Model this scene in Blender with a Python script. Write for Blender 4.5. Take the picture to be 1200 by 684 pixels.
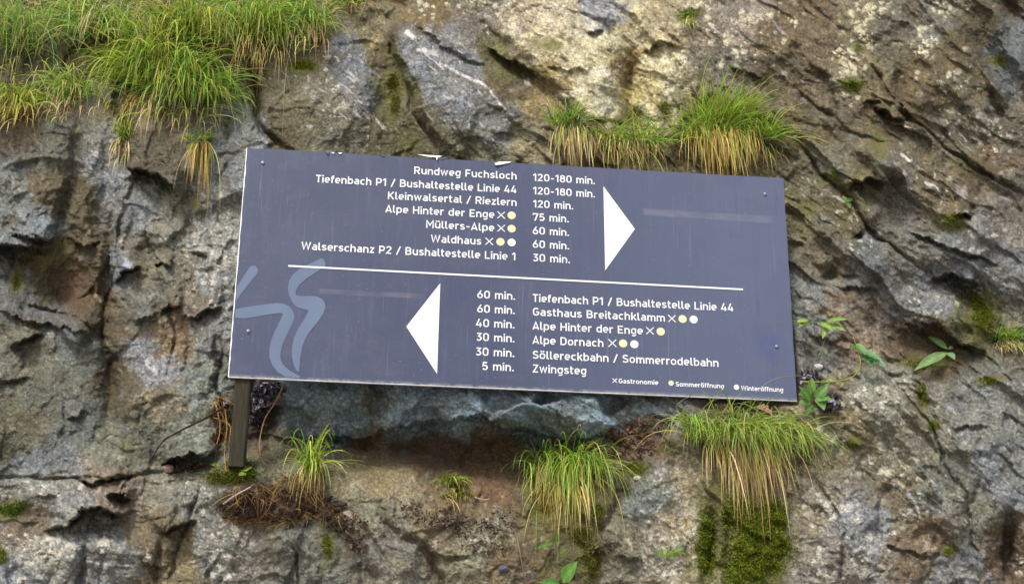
import bpy, bmesh, math, random
import numpy as np
from mathutils import Vector, Matrix

# ------------------------------------------------------------------ camera, sky, sun, exposure
for o in list(bpy.data.objects): bpy.data.objects.remove(o)
S = bpy.context.scene
COL = S.collection
R = math.radians
PITCH = R(21.5); F = 1800.0; EYE = Vector((0, 0, 1.6))
cam = bpy.data.cameras.new('camera'); camo = bpy.data.objects.new('camera', cam); COL.objects.link(camo)
cam.sensor_width = 36; cam.lens = 36*F/1200; cam.clip_end = 500; cam.clip_start = .05
camo.location = EYE; camo.rotation_euler = (R(90)+PITCH, 0, 0)
S.camera = camo

SUN_EL, SUN_AZ = R(50), R(24)         # the sun stands behind the viewer, to the left
w = bpy.data.worlds.new('World'); S.world = w; w.use_nodes = True
nt = w.node_tree; nt.nodes.clear()
sky = nt.nodes.new('ShaderNodeTexSky'); sky.sky_type = 'NISHITA'; sky.sun_disc = False
sky.sun_elevation = SUN_EL; sky.sun_rotation = R(180)+SUN_AZ; sky.air_density = 1.0; sky.dust_density = 4.0
bg = nt.nodes.new('ShaderNodeBackground'); bg.inputs[1].default_value = .15
wo = nt.nodes.new('ShaderNodeOutputWorld')
nt.links.new(sky.outputs[0], bg.inputs[0]); nt.links.new(bg.outputs[0], wo.inputs[0])
sl = bpy.data.lights.new('sun', 'SUN'); sl.energy = 2.3; sl.angle = R(12); sl.color = (1, .965, .90)
so = bpy.data.objects.new('sun', sl); COL.objects.link(so)
sdir = Vector((-math.sin(SUN_AZ)*math.cos(SUN_EL), -math.cos(SUN_AZ)*math.cos(SUN_EL), math.sin(SUN_EL)))
so.rotation_euler = sdir.to_track_quat('Z', 'Y').to_euler(); so.location = (-3, -5, 9)
S.view_settings.view_transform = 'Standard'; S.view_settings.look = 'None'
S.view_settings.exposure = 0.47; S.view_settings.gamma = 1.0

random.seed(7); RNG = np.random.default_rng(7)
CP, SP = math.cos(PITCH), math.sin(PITCH)
LEAN = .12; YB = 3.98 + LEAN*(1.6-3.17)   # base plane of the cliff: y = YB + LEAN*(z-1.6)

def ray(px, py):
    cx = (px-600.)/F; cy = (342.-py)/F
    return cx, CP-cy*SP, SP+cy*CP          # world direction for unit depth

def on_rock(px, py, h):
    dx, dy, dz = ray(px, py)
    t = (YB-h)/(dy-LEAN*dz)
    return dx*t, dy*t, 1.6+dz*t

# ------------------------------------------------------------------ helpers
def tag(o, label=None, cat=None, group=None, kind=None):
    if label: o['label'] = label
    if cat: o['category'] = cat
    if group: o['group'] = group
    if kind: o['kind'] = kind
    return o

def empty(name, loc, label, cat, group=None):
    o = bpy.data.objects.new(name, None); COL.objects.link(o); o.location = loc; o.empty_display_size = .05
    return tag(o, label, cat, group)

def link(name, me, mat=None, parent=None):
    o = bpy.data.objects.new(name, me); COL.objects.link(o)
    if mat: me.materials.append(mat)
    if parent is not None:
        o.parent = parent
        pass
    return o

def mesh(name, V, Fc, smooth=True, colors=None):
    me = bpy.data.meshes.new(name)
    V = np.asarray(V, np.float32); Fc = np.asarray(Fc, np.int32); k = Fc.shape[1]; n = len(Fc)
    me.vertices.add(len(V)); me.vertices.foreach_set('co', V.ravel())
    me.loops.add(n*k); me.loops.foreach_set('vertex_index', Fc.ravel())
    me.polygons.add(n); me.polygons.foreach_set('loop_start', np.arange(0, n*k, k, dtype=np.int32))
    me.polygons.foreach_set('loop_total', np.full(n, k, np.int32))
    me.polygons.foreach_set('use_smooth', np.full(n, smooth, bool))
    if colors is not None:
        a = me.color_attributes.new('tint', 'FLOAT_COLOR', 'POINT')
        c = np.ones((len(V), 4), np.float32); c[:, :3] = colors; a.data.foreach_set('color', c.ravel())
    me.update(calc_edges=True); me.validate()
    return me

def lin(c):
    c = np.asarray(c, float)/255.
    return np.where(c <= .04045, c/12.92, ((c+.055)/1.055)**2.4)

def mat_new(name):
    m = bpy.data.materials.new(name); m.use_nodes = True
    return m, m.node_tree, m.node_tree.nodes['Principled BSDF']

def N(nt, t, **kw):
    n = nt.nodes.new(t)
    for k, v in kw.items(): setattr(n, k, v)
    return n

def simple(name, rgb, rough=.7, metal=0, noise=.15, scale=60, bump=.0):
    m, nt, b = mat_new(name)
    tc = N(nt, 'ShaderNodeTexCoord'); no = N(nt, 'ShaderNodeTexNoise'); no.inputs['Scale'].default_value = scale; no.inputs['Detail'].default_value = 5
    nt.links.new(tc.outputs['Object'], no.inputs['Vector'])
    mr = N(nt, 'ShaderNodeMapRange'); mr.inputs[3].default_value = 1-noise*2; mr.inputs[4].default_value = 1+noise*2
    nt.links.new(no.outputs['Fac'], mr.inputs[0])
    mx = N(nt, 'ShaderNodeVectorMath', operation='SCALE'); mx.inputs[0].default_value = tuple(rgb)
    nt.links.new(mr.outputs[0], mx.inputs['Scale']); nt.links.new(mx.outputs[0], b.inputs['Base Color'])
    b.inputs['Roughness'].default_value = rough; b.inputs['Metallic'].default_value = metal
    if bump:
        bp = N(nt, 'ShaderNodeBump'); bp.inputs['Strength'].default_value = bump; bp.inputs['Distance'].default_value = .004
        nt.links.new(no.outputs['Fac'], bp.inputs['Height']); nt.links.new(bp.outputs[0], b.inputs['Normal'])
    return m

# ------------------------------------------------------------------ noise
_tab = {}
def perlin(x, y, seed=0):
    if seed not in _tab:
        r = np.random.default_rng(seed+100); a = r.random((256, 256))*2*np.pi
        _tab[seed] = (np.cos(a).astype(np.float32), np.sin(a).astype(np.float32))
    GX, GY = _tab[seed]
    xi = np.floor(x); yi = np.floor(y); fx = (x-xi).astype(np.float32); fy = (y-yi).astype(np.float32)
    xi = xi.astype(np.int32) & 255; yi = yi.astype(np.int32) & 255; x1 = (xi+1) & 255; y1 = (yi+1) & 255
    u = fx*fx*fx*(fx*(fx*6-15)+10); v = fy*fy*fy*(fy*(fy*6-15)+10)
    def g(a, b, dx, dy): return GX[a, b]*dx+GY[a, b]*dy
    n0 = g(xi, yi, fx, fy)*(1-u)+g(x1, yi, fx-1, fy)*u
    n1 = g(xi, y1, fx, fy-1)*(1-u)+g(x1, y1, fx-1, fy-1)*u
    return (n0*(1-v)+n1*v)*1.5
def fbm(x, y, sc, oct=4, seed=0, gain=.5, ridged=False):
    s = 0; a = 1.; t = 0
    for i in range(oct):
        n = perlin(x/sc+i*17.3, y/sc+i*9.1, seed+i)
        if ridged: n = 1-2*np.abs(n)
        s = s+a*n; t += a; a *= gain; sc *= .5
    return s/t
def facets(x, y, sc, seed, tilt=1., sharp=9., jit=.9):
    """angular rock: every cell is a tilted plane, blended tightly at the creases"""
    gx = np.floor(x/sc).astype(np.int32); gy = np.floor(y/sc).astype(np.int32)
    r = np.random.default_rng(seed); P = r.random((64, 64, 5)).astype(np.float32)
    W = 0; H = 0
    for i in (-1, 0, 1):
        for j in (-1, 0, 1):
            a = gx+i; b = gy+j; q = P[a & 63, b & 63]
            cx = (a+.5+(q[..., 0]-.5)*jit); cy = (b+.5+(q[..., 1]-.5)*jit)
            dx = x/sc-cx; dy = y/sc-cy
            wt = np.exp(-sharp*(dx*dx+dy*dy))
            H = H+wt*((q[..., 2]-.5)*1.6*dx*tilt+(q[..., 3]-.5)*1.6*dy*tilt+(q[..., 4]-.5)*.7); W = W+wt
    return H/W
def smooth(a, b, x):
    t = np.clip((x-a)/(b-a), 0, 1); return t*t*(3-2*t)

# ------------------------------------------------------------------ grid of the cliff (photo-pixel parametrisation of its surface)
def axis(lo, hi, step, flo, fhi, g=1.12):
    c = list(np.arange(lo, hi, step)); s = step; L = []; p = lo
    while p > flo: s *= g; p -= s; L.append(p)
    s = step; H = []; p = c[-1]
    while p < fhi: s *= g; p += s; H.append(p)
    return np.array(L[::-1]+c+H, np.float32)
AX = axis(-30, 1232, 1.14, -1100, 2300); AY = axis(-26, 712, 1.14, -520, 2080)
X, Y = np.meshgrid(AX, AY)
# natural wobble, so that authored edges are never smooth curves
WX = X+14*fbm(X, Y, 60, 5, 1, .55); WY = Y+11*fbm(X, Y, 60, 5, 11, .55)
H = np.zeros_like(X)

def bump(cx, cy, rx, ry, a, ang=0, p=1.):
    global H
    c, s = math.cos(R(ang)), math.sin(R(ang)); dx = WX-cx; dy = WY-cy
    q = ((dx*c+dy*s)/rx)**2+((-dx*s+dy*c)/ry)**2
    H += a*np.exp(-(q**p))
FX = 6*fbm(X, Y, 13, 4, 140, .65); FY = 6*fbm(X, Y, 13, 4, 145, .65)
def poly_dist(pts, x, y):
    best = np.full(x.shape, 1e9, np.float32); sg = np.zeros_like(best); tt = np.zeros_like(best)
    n = len(pts)-1
    for i in range(n):
        (ax, ay), (bx, by) = pts[i], pts[i+1]
        ex, ey = bx-ax, by-ay; L2 = ex*ex+ey*ey
        t = ((x-ax)*ex+(y-ay)*ey)/L2; tc = np.clip(t, 0, 1)
        dx = x-ax-tc*ex; dy = y-ay-tc*ey; d = np.sqrt(dx*dx+dy*dy)
        cr = -(ex*dy-ey*dx)                     # >0 : above a line drawn left to right
        m = d < best
        best = np.where(m, d, best); sg = np.where(m, np.sign(cr), sg); tt = np.where(m, (i+tc)/n, tt)
    return best, sg, tt
def box(pts, mg):
    xs = [p[0] for p in pts]; ys = [p[1] for p in pts]
    i0, i1 = np.searchsorted(AX, [min(xs)-mg, max(xs)+mg]); j0, j1 = np.searchsorted(AY, [min(ys)-mg, max(ys)+mg])
    return slice(j0, j1), slice(i0, i1)
def ledge(pts, amp, L=50, under=.5, Lu=14):
    """a lip: the rock above the line stands out, the rock just below is hollowed"""
    sl_ = box(pts, L*3+20); d, s, t = poly_dist(pts, WX[sl_]+FX[sl_], WY[sl_]+FY[sl_])
    end = smooth(0, .3, t)*smooth(0, .3, 1-t)
    up = smooth(-1.2, 1.6, d*s)
    H[sl_] += end*amp*(up*np.exp(-d/L)-(1-up)*under*np.exp(-d/Lu))
def groove(pts, wd, depth):
    sl_ = box(pts, wd*4); d, s, t = poly_dist(pts, WX[sl_], WY[sl_])
    H[sl_] -= depth*np.exp(-(d/wd)**2)*(.35+.65*smooth(0, .2, t)*smooth(0, .2, 1-t))
def ridge(pts, wd, amp, asym=2.2):
    sl_ = box(pts, wd*6); d, s, t = poly_dist(pts, WX[sl_], WY[sl_])
    w_ = np.where(s > 0, wd*asym, wd)
    H[sl_] += amp*np.exp(-d/w_)*smooth(0, .2, t)*smooth(0, .2, 1-t)

# broad forms
for a in [(60, 170, 70, 60, .05), (190, 175, 55, 45, .05), (390, 120, 75, 80, .08), (540, 90, 110, 60, .04, 40), (350, 60, 50, 40, -.02),
          (450, 90, 22, 110, -.05, -18), (680, 90, 70, 60, .07, 30), (605, 80, 60, 20, -.06, 35), (738, 100, 16, 60, -.07, -12), (785, 100, 40, 60, .04),
          (760, 90, 40, 50, -.02), (870, 60, 80, 70, .05), (940, 90, 40, 70, -.03, 20), (1010, 70, 35, 70, .05, 15), (1100, 80, 70, 70, .06), (1165, 70, 20, 80, -.06, -35),
          (1185, 10, 20, 14, -.04), (1060, 200, 80, 22, .035, 38), (1130, 170, 60, 30, -.03, 20), (1020, 300, 55, 40, .04), (1120, 345, 38, 20, -.07, 35), (1090, 400, 60, 22, -.06, 20),
          (1160, 300, 60, 30, .03, 30), (1040, 470, 60, 45, .06), (1150, 520, 80, 50, .03), (960, 430, 30, 40, -.04), (985, 380, 40, 40, .03),
          (1060, 600, 90, 70, .03), (1180, 650, 18, 40, -.05), (990, 640, 50, 50, .03), (975, 560, 40, 40, .02),
          (80, 340, 60, 42, -.10), (60, 385, 80, 16, .04, 18), (30, 405, 30, 14, .02), (128, 440, 16, 60, -.05), (125, 300, 14, 60, -.03), (180, 345, 60, 60, .03), (235, 400, 40, 70, .02),
          (60, 480, 70, 60, .03), (200, 480, 60, 45, .03), (225, 548, 45, 14, -.03), (110, 640, 90, 35, .06), (120, 620, 45, 14, -.05, -8), (70, 575, 60, 18, .03),
          (200, 590, 60, 40, .04), (205, 645, 25, 30, -.02), (330, 620, 80, 60, .05), (440, 590, 60, 40, .06), (420, 650, 60, 50, .04), (340, 545, 50, 30, .04),
          (540, 535, 95, 30, -.09), (400, 520, 80, 14, -.07), (640, 540, 60, 30, -.08), (310, 490, 30, 45, -.09), (560, 645, 80, 45, .05), (660, 610, 60, 50, -.01), (700, 590, 40, 60, .03),
          (770, 570, 26, 42, .05), (770, 520, 70, 24, .03), (880, 620, 60, 60, .03), (835, 640, 12, 60, -.02), (740, 640, 40, 40, .03)]:
    bump(*a)
bump(540, 462, 250, 34, .05, 2); bump(540, 515, 270, 26, -.035, 1)
# lips and their hollows
for a in [([(144, 200), (165, 203), (192, 213), (222, 229)], .07, 55, .9, 12), ([(14, 271), (40, 277), (64, 283)], .045, 40, .8, 8), ([(-30, 286), (5, 287), (32, 290), (62, 295)], .07, 20, 1., 22),
          ([(80, 283), (98, 288), (118, 283)], .03, 30, .7, 8), ([(-20, 360), (30, 372), (65, 382), (125, 399)], .03, 25, .3, 20), ([(6, 411), (28, 401), (50, 390)], .05, 22, 1., 9),
          ([(130, 331), (148, 321), (166, 315)], .05, 30, 1., 6), ([(178, 313), (188, 312), (198, 315)], .03, 20, .8, 5), ([(152, 378), (170, 372), (188, 367)], .03, 26, .7, 6),
          ([(188, 362), (200, 362), (214, 359)], .04, 22, 1., 6), ([(212, 373), (232, 373), (250, 361), (266, 361)], .035, 25, .8, 7), ([(-20, 443), (10, 445), (46, 448)], .02, 20, .6, 6), ([(78, 486), (90, 488), (106, 484)], .02, 14, 1., 4),
          ([(88, 563), (105, 567), (124, 563), (152, 557)], .035, 26, .9, 5), ([(46, 624), (72, 614), (94, 599), (118, 595), (142, 603), (168, 595)], .075, 26, .9, 13),
          ([(124, 583), (140, 577), (162, 584)], .05, 18, .9, 9), ([(186, 628), (202, 618), (228, 610)], .05, 26, .8, 12), ([(162, 656), (174, 659), (184, 660)], .03, 16, .9, 7), ([(44, 584), (58, 583), (66, 586)], .015, 12, .8, 4),
          ([(186, 543), (205, 535), (232, 532), (268, 531)], .06, 30, 1.1, 10),
          ([(290, 505), (330, 510), (380, 514), (430, 518), (455, 503), (510, 494), (560, 488), (610, 503), (655, 520), (700, 508), (760, 488)], .045, 40, .9, 14),
          ([(500, 650), (520, 655), (560, 650)], .015, 15, .6, 6), ([(720, 650), (740, 655), (752, 652)], .02, 15, .6, 6),
          ([(984, 229), (1000, 215), (1024, 212), (1042, 219)], .05, 22, .9, 9), ([(1022, 128), (1038, 133), (1052, 137), (1072, 135)], .05, 28, .9, 9), ([(1040, 145), (1065, 153), (1090, 160)], .02, 14, .8, 6), ([(1086, 330), (1108, 325), (1130, 331), (1150, 338)], .06, 24, 1., 10),
          ([(976, 341), (1000, 339), (1030, 339)], .02, 16, .8, 4), ([(1050, 378), (1090, 380), (1130, 402), (1165, 412)], .05, 24, .8, 14), ([(1112, 252), (1128, 249), (1142, 254)], .04, 18, 1., 8),
          ([(1060, 265), (1090, 285), (1140, 300), (1180, 312)], .03, 30, .6, 6), ([(1118, 500), (1140, 497), (1162, 501)], .015, 12, .9, 4), ([(1036, 638), (1060, 648), (1110, 650)], .015, 20, .7, 8),
          ([(1000, 125), (1020, 118), (1040, 122)], .02, 14, .6, 7), ([(470, 20), (520, 55), (575, 82)], .02, 30, .3, 12), ([(560, 50), (600, 72), (665, 108)], .04, 30, .6, 16), ([(1050, 95), (1062, 128), (1075, 140)], .02, 25, .4, 10),
          ([(690, 40), (700, 36), (712, 40)], .03, 14, .9, 5), ([(640, 75), (670, 82), (700, 78)], .015, 12, .7, 6), ([(750, 60), (775, 48), (800, 55)], .03, 22, .6, 10), ([(855, 75), (875, 85), (895, 100)], .025, 18, .6, 8)]:
    ledge(*a)
for a in [([(150, 236), (138, 300), (126, 350), (122, 420)], 2.6, .030), ([(266, 400), (258, 450), (262, 500), (250, 545)], 2.4, .022), ([(-20, 558), (60, 560), (130, 562), (200, 552), (262, 540)], 2.6, .022), ([(930, 165), (980, 220), (1030, 275), (1100, 330)], 2.6, .028),
          ([(1010, 60), (1060, 130), (1130, 190), (1210, 235)], 2.6, .026), ([(300, 90), (302, 140), (318, 165), (345, 180)], 3.2, .030), ([(640, 105), (690, 140), (740, 150)], 2.6, .02), ([(1040, 430), (1090, 500), (1130, 580), (1150, 680)], 2.4, .022), ([(170, 250), (185, 320), (205, 380), (200, 440)], 2.2, .018),
          ([(20, 350), (80, 372), (130, 400)], 2.4, .02), ([(930, 100), (985, 150), (1050, 175)], 2.4, .02), ([(450, 20), (466, 80), (490, 140), (520, 186)], 3, .026), ([(340, 640), (352, 690)], 2.4, .02), ([(235, 560), (215, 620), (200, 690)], 2.6, .022), ([(960, 560), (990, 620), (985, 690)], 2.4, .02),
          ([(94, 140), (88, 190), (74, 250), (70, 290)], 7, .03), ([(150, 130), (146, 170), (150, 196)], 7, .02), ([(140, 230), (132, 280), (124, 330), (124, 390), (130, 440), (128, 500)], 8, .035),
          ([(228, 297), (235, 299), (243, 306)], 3.5, .03), ([(162, 255), (146, 300)], 4, .015), ([(97, 640), (98, 690)], 4, .03), ([(188, 640), (182, 690)], 5, .03), ([(250, 400), (262, 440), (250, 470)], 5, .015),
          ([(395, 610), (412, 640), (440, 690)], 9, .045), ([(440, 590), (462, 620), (495, 640), (508, 670), (520, 700)], 5, .035), ([(410, 600), (440, 640), (452, 655)], 4, .02),
          ([(455, 575), (463, 590), (470, 620)], 3, .012), ([(1003, 270), (1009, 278)], 7, .05), ([(981, 308), (974, 320), (966, 328)], 7, .04), ([(1055, 80), (1060, 105), (1066, 135)], 7, .03),
          ([(736, 50), (736, 90), (742, 130)], 6, .04), ([(1022, 340), (1028, 400), (1025, 430)], 4, .02), ([(970, 420), (975, 400), (1000, 398)], 3, .012), ([(832, 590), (828, 690)], 6, .03), ([(858, 590), (852, 690)], 5, .02),
          ([(1188, 590), (1178, 640), (1184, 690)], 7, .05), ([(1040, 560), (1030, 600), (1036, 640)], 5, .02), ([(1080, 560), (1100, 620), (1125, 660)], 5, .02), ([(1080, 430), (1082, 470), (1100, 500)], 4, .02), ([(1170, 0), (1185, 14), (1210, 26)], 7, .03),
          ([(1135, 70), (1160, 110), (1180, 140)], 7, .035), ([(792, 590), (805, 640), (812, 690)], 4, .018), ([(688, 640), (720, 600), (735, 560)], 6, .02), ([(300, 60), (298, 130), (318, 170)], 6, .03), ([(1128, 640), (1145, 560), (1155, 500)], 4, .012)]:
    groove(*a)
for a in [([(985, 150), (1030, 190), (1080, 240), (1130, 262), (1200, 300)], 12, .05, 2.6), ([(960, 190), (1010, 235), (1070, 290), (1120, 330)], 12, .04, 2.4), ([(1030, 110), (1090, 160), (1160, 200), (1215, 225)], 12, .045, 2.6), ([(1050, 30), (1100, 90), (1160, 150), (1215, 180)], 10, .035, 2.6),
          ([(940, 250), (985, 290), (1030, 330)], 9, .03, 2.4), ([(1000, 440), (1060, 520), (1110, 600), (1150, 690)], 10, .03, 2.2), ([(1080, 440), (1140, 540), (1190, 620)], 10, .03, 2.2), ([(850, 10), (905, 60), (960, 100)], 10, .03, 2.4),
          ([(1100, 400), (1150, 440), (1210, 470)], 8, .03, 2), ([(330, 620), (360, 650), (380, 690)], 9, .02, 2), ([(455, 15), (468, 60), (500, 130), (530, 185)], 7, .04, 3.5),
          ([(1010, 172), (1040, 200), (1075, 228), (1115, 248)], 7, .035), ([(1030, 160), (1070, 190), (1105, 215), (1140, 236), (1195, 262)], 7, .035), ([(1060, -20), (1100, 30), (1140, 72), (1190, 130)], 9, .04),
          ([(1120, -20), (1165, 20), (1185, 60), (1215, 110)], 9, .045), ([(1040, 262), (1090, 290), (1150, 320), (1215, 355)], 9, .03), ([(1085, 350), (1120, 380), (1160, 405)], 8, .03), ([(925, 150), (960, 175), (1000, 200)], 9, .025),
          ([(470, 10), (500, 70), (540, 140), (560, 190)], 10, .03, 3), ([(560, 20), (620, 60), (690, 130)], 9, .02), ([(0, 345), (60, 362), (120, 390)], 8, .025), ([(790, 560), (745, 575), (745, 610)], 8, .015),
          ([(1180, 560), (1195, 610)], 6, .02), ([(1085, 560), (1110, 600), (1140, 640)], 6, .02), ([(1060, 555), (1085, 600), (1100, 640)], 5, .018), ([(810, 30), (860, 45), (920, 95), (950, 140)], 9, .02)]:
    ridge(*a)

# stratified and blocky breakage everywhere
mR = smooth(430, 700, X)*(1-.6*smooth(480, 640, Y))
c35, s35 = math.cos(R(38)), math.sin(R(38))
UX = WX*c35+WY*s35; UY = -WX*s35+WY*c35
diag = .62*facets(UX/2.6, UY, 54, 5, 1.3, 26)+.26*facets(UX/2.4, UY, 19, 6, 1.3, 20)+.10*facets(UX/1.8, UY, 9, 7, 1.3)
LX = WX+.22*WY
blk = .66*facets(LX, WY/1.5, 84, 8, 1.2, 28)+.22*facets(LX, WY/1.3, 30, 9, 1.3, 24)+.09*facets(WX, WY, 11, 10, 1.3, 16)
sm_map = np.ones_like(X)
for cx, cy, rx, ry, d in [(380, 120, 80, 70, .7), (540, 90, 90, 70, .6), (60, 460, 70, 60, .65), (180, 350, 60, 40, .4), (440, 630, 90, 60, .55), (500, 470, 240, 40, .1), (1110, 80, 60, 50, .5), (700, 90, 40, 40, .6), (880, 60, 70, 50, .5), (1150, 520, 60, 60, .3), (225, 500, 50, 50, .5), (1180, 80, 30, 40, .6), (1000, 330, 60, 30, .4), (770, 600, 40, 50, .4), (120, 180, 30, 50, .4)]:
    sm_map = np.minimum(sm_map, 1-d*np.exp(-((X-cx)/rx)**4-((Y-cy)/ry)**4))
H += .058*(mR*diag+(1-mR)*blk)*(.45+.55*sm_map)
def layers(q, al, sd, hard=.10):
    """bedding: every layer swells towards its lower edge and breaks back sharply"""
    k = np.floor(q); f = q-k; hs = np.abs(np.sin(k*12.9898+sd*78.233)*43758.5453) % 1
    am = .25+.75*hs; am = am*np.clip(.45+1.6*perlin(al/95., k*3.7, sd), 0, 1.3)
    return am*np.where(f < 1-hard, (f/(1-hard))**1.6, (1-f)/hard)
H += (.017*layers(UY/37.+.9*fbm(WX, WY, 150, 3, 160), UX, 3)+.006*layers(UY/13.+.8*fbm(WX, WY, 70, 3, 164), UX, 4, .16))*mR*(.3+.7*sm_map)
H += (.014*layers(LX/58.+.7*fbm(WX, WY, 140, 3, 170), WY, 5, .08)+.014*layers(WY/47.+.8*fbm(WX, WY, 130, 3, 175), WX, 6, .08)+.006*layers(WY/17.+.8*fbm(WX, WY, 60, 3, 178), WX, 7, .14))*(1-mR)*(.3+.7*sm_map)
H += .040*facets(WX/1.4+.3*WY, WY, 44, 15, 1.4, 30)*np.exp(-((X-520)/250)**6-((Y-470)/46)**4)
H += .022*fbm(WX, WY, 90, 3, 20)
H += .0085*fbm(WX, WY, 26, 5, 24, .62)*sm_map
H += .010*fbm(UX/3.2, UY, 22, 4, 26, .6)*mR*sm_map
H += (.006*(fbm(UX/2.8, UY, 13, 4, 30, .6, True))*mR + .0045*fbm(WX, WY/1.5, 14, 4, 34, .6, True)*(1-mR))*sm_map
H += .0034*fbm(X, Y, 6, 3, 40, .75)
cell = facets(WX, WY, 33, 61, 0, 60); cell2 = facets(UX/1.6, UY, 16, 62, 0, 60)     # used for colour too
# far outside the picture the cliff calms down
H *= 1-.4*smooth(1300, 1900, np.abs(X-600)+np.maximum(0, np.abs(Y-342)-400))

# ------------------------------------------------------------------ the sign's pose (fitted to its four corners)
SW, SH = 1.5, .6585
def rot(rx, ry, rz):
    c, s = math.cos, math.sin
    A = np.array([[1, 0, 0], [0, c(rx), -s(rx)], [0, s(rx), c(rx)]]); B = np.array([[c(ry), 0, s(ry)], [0, 1, 0], [-s(ry), 0, c(ry)]]); C = np.array([[c(rz), -s(rz), 0], [s(rz), c(rz), 0], [0, 0, 1]])
    return C@A@B
CAMR = np.array([[1, 0, 0], [0, SP, -CP], [0, CP, SP]])
CAMR = np.array([[1, 0, 0], [0, -SP, -CP], [0, CP, -SP]])  # columns: right, up, back
SR = CAMR@rot(-.3754, .1049, -.0100); ST = CAMR@np.array([.0179, .0508, -4.145])+np.array(EYE)
def sign_uv(px, py):
    """point of the sign's front face seen at a photo pixel, in the sign's own metres"""
    d = np.array(ray(px, py)); n = SR[:, 2]; e = np.array(EYE)
    t = ((ST-e)@n)/(d@n); p = e+d*t-ST
    return float(p@SR[:, 0]), float(p@SR[:, 1])
# keep the rock behind the panel where the panel hides it
n_ = SR[:, 2]; dx, dy, dz = ray(X, Y); e_ = np.array(EYE)
t_s = ((ST-e_)@n_)/(dx*n_[0]+dy*n_[1]+dz*n_[2])
u_ = (dx*t_s+e_[0]-ST[0])*SR[0, 0]+(dy*t_s+e_[1]-ST[1])*SR[1, 0]+(dz*t_s+e_[2]-ST[2])*SR[2, 0]
v_ = (dx*t_s+e_[0]-ST[0])*SR[0, 1]+(dy*t_s+e_[1]-ST[1])*SR[1, 1]+(dz*t_s+e_[2]-ST[2])*SR[2, 1]
hmax = YB-(t_s+.035)*(dy-LEAN*dz)          # relief that would just touch the back of the panel
near = np.maximum(np.abs(u_)-SW/2, np.abs(v_)-SH/2)
lim = hmax+np.maximum(0, near)*2.2
H = np.where(H > lim-.03, lim-.03+.03*np.tanh((H-lim+.03)/.03), H).astype(np.float32)

mp_ = np.exp(-((X-280)/34)**4-((Y-566)/24)**4); H = (H+mp_*np.maximum(0, hmax+.016-H)).astype(np.float32)   # the ledge the post stands in
def surf(px, py):
    i = min(max(np.searchsorted(AX, px)-1, 0), len(AX)-2); j = min(max(np.searchsorted(AY, py)-1, 0), len(AY)-2)
    return float(H[j, i])
def P3(px, py, lift=0.):
    return np.array(on_rock(px, py, surf(px, py)+lift))

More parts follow.
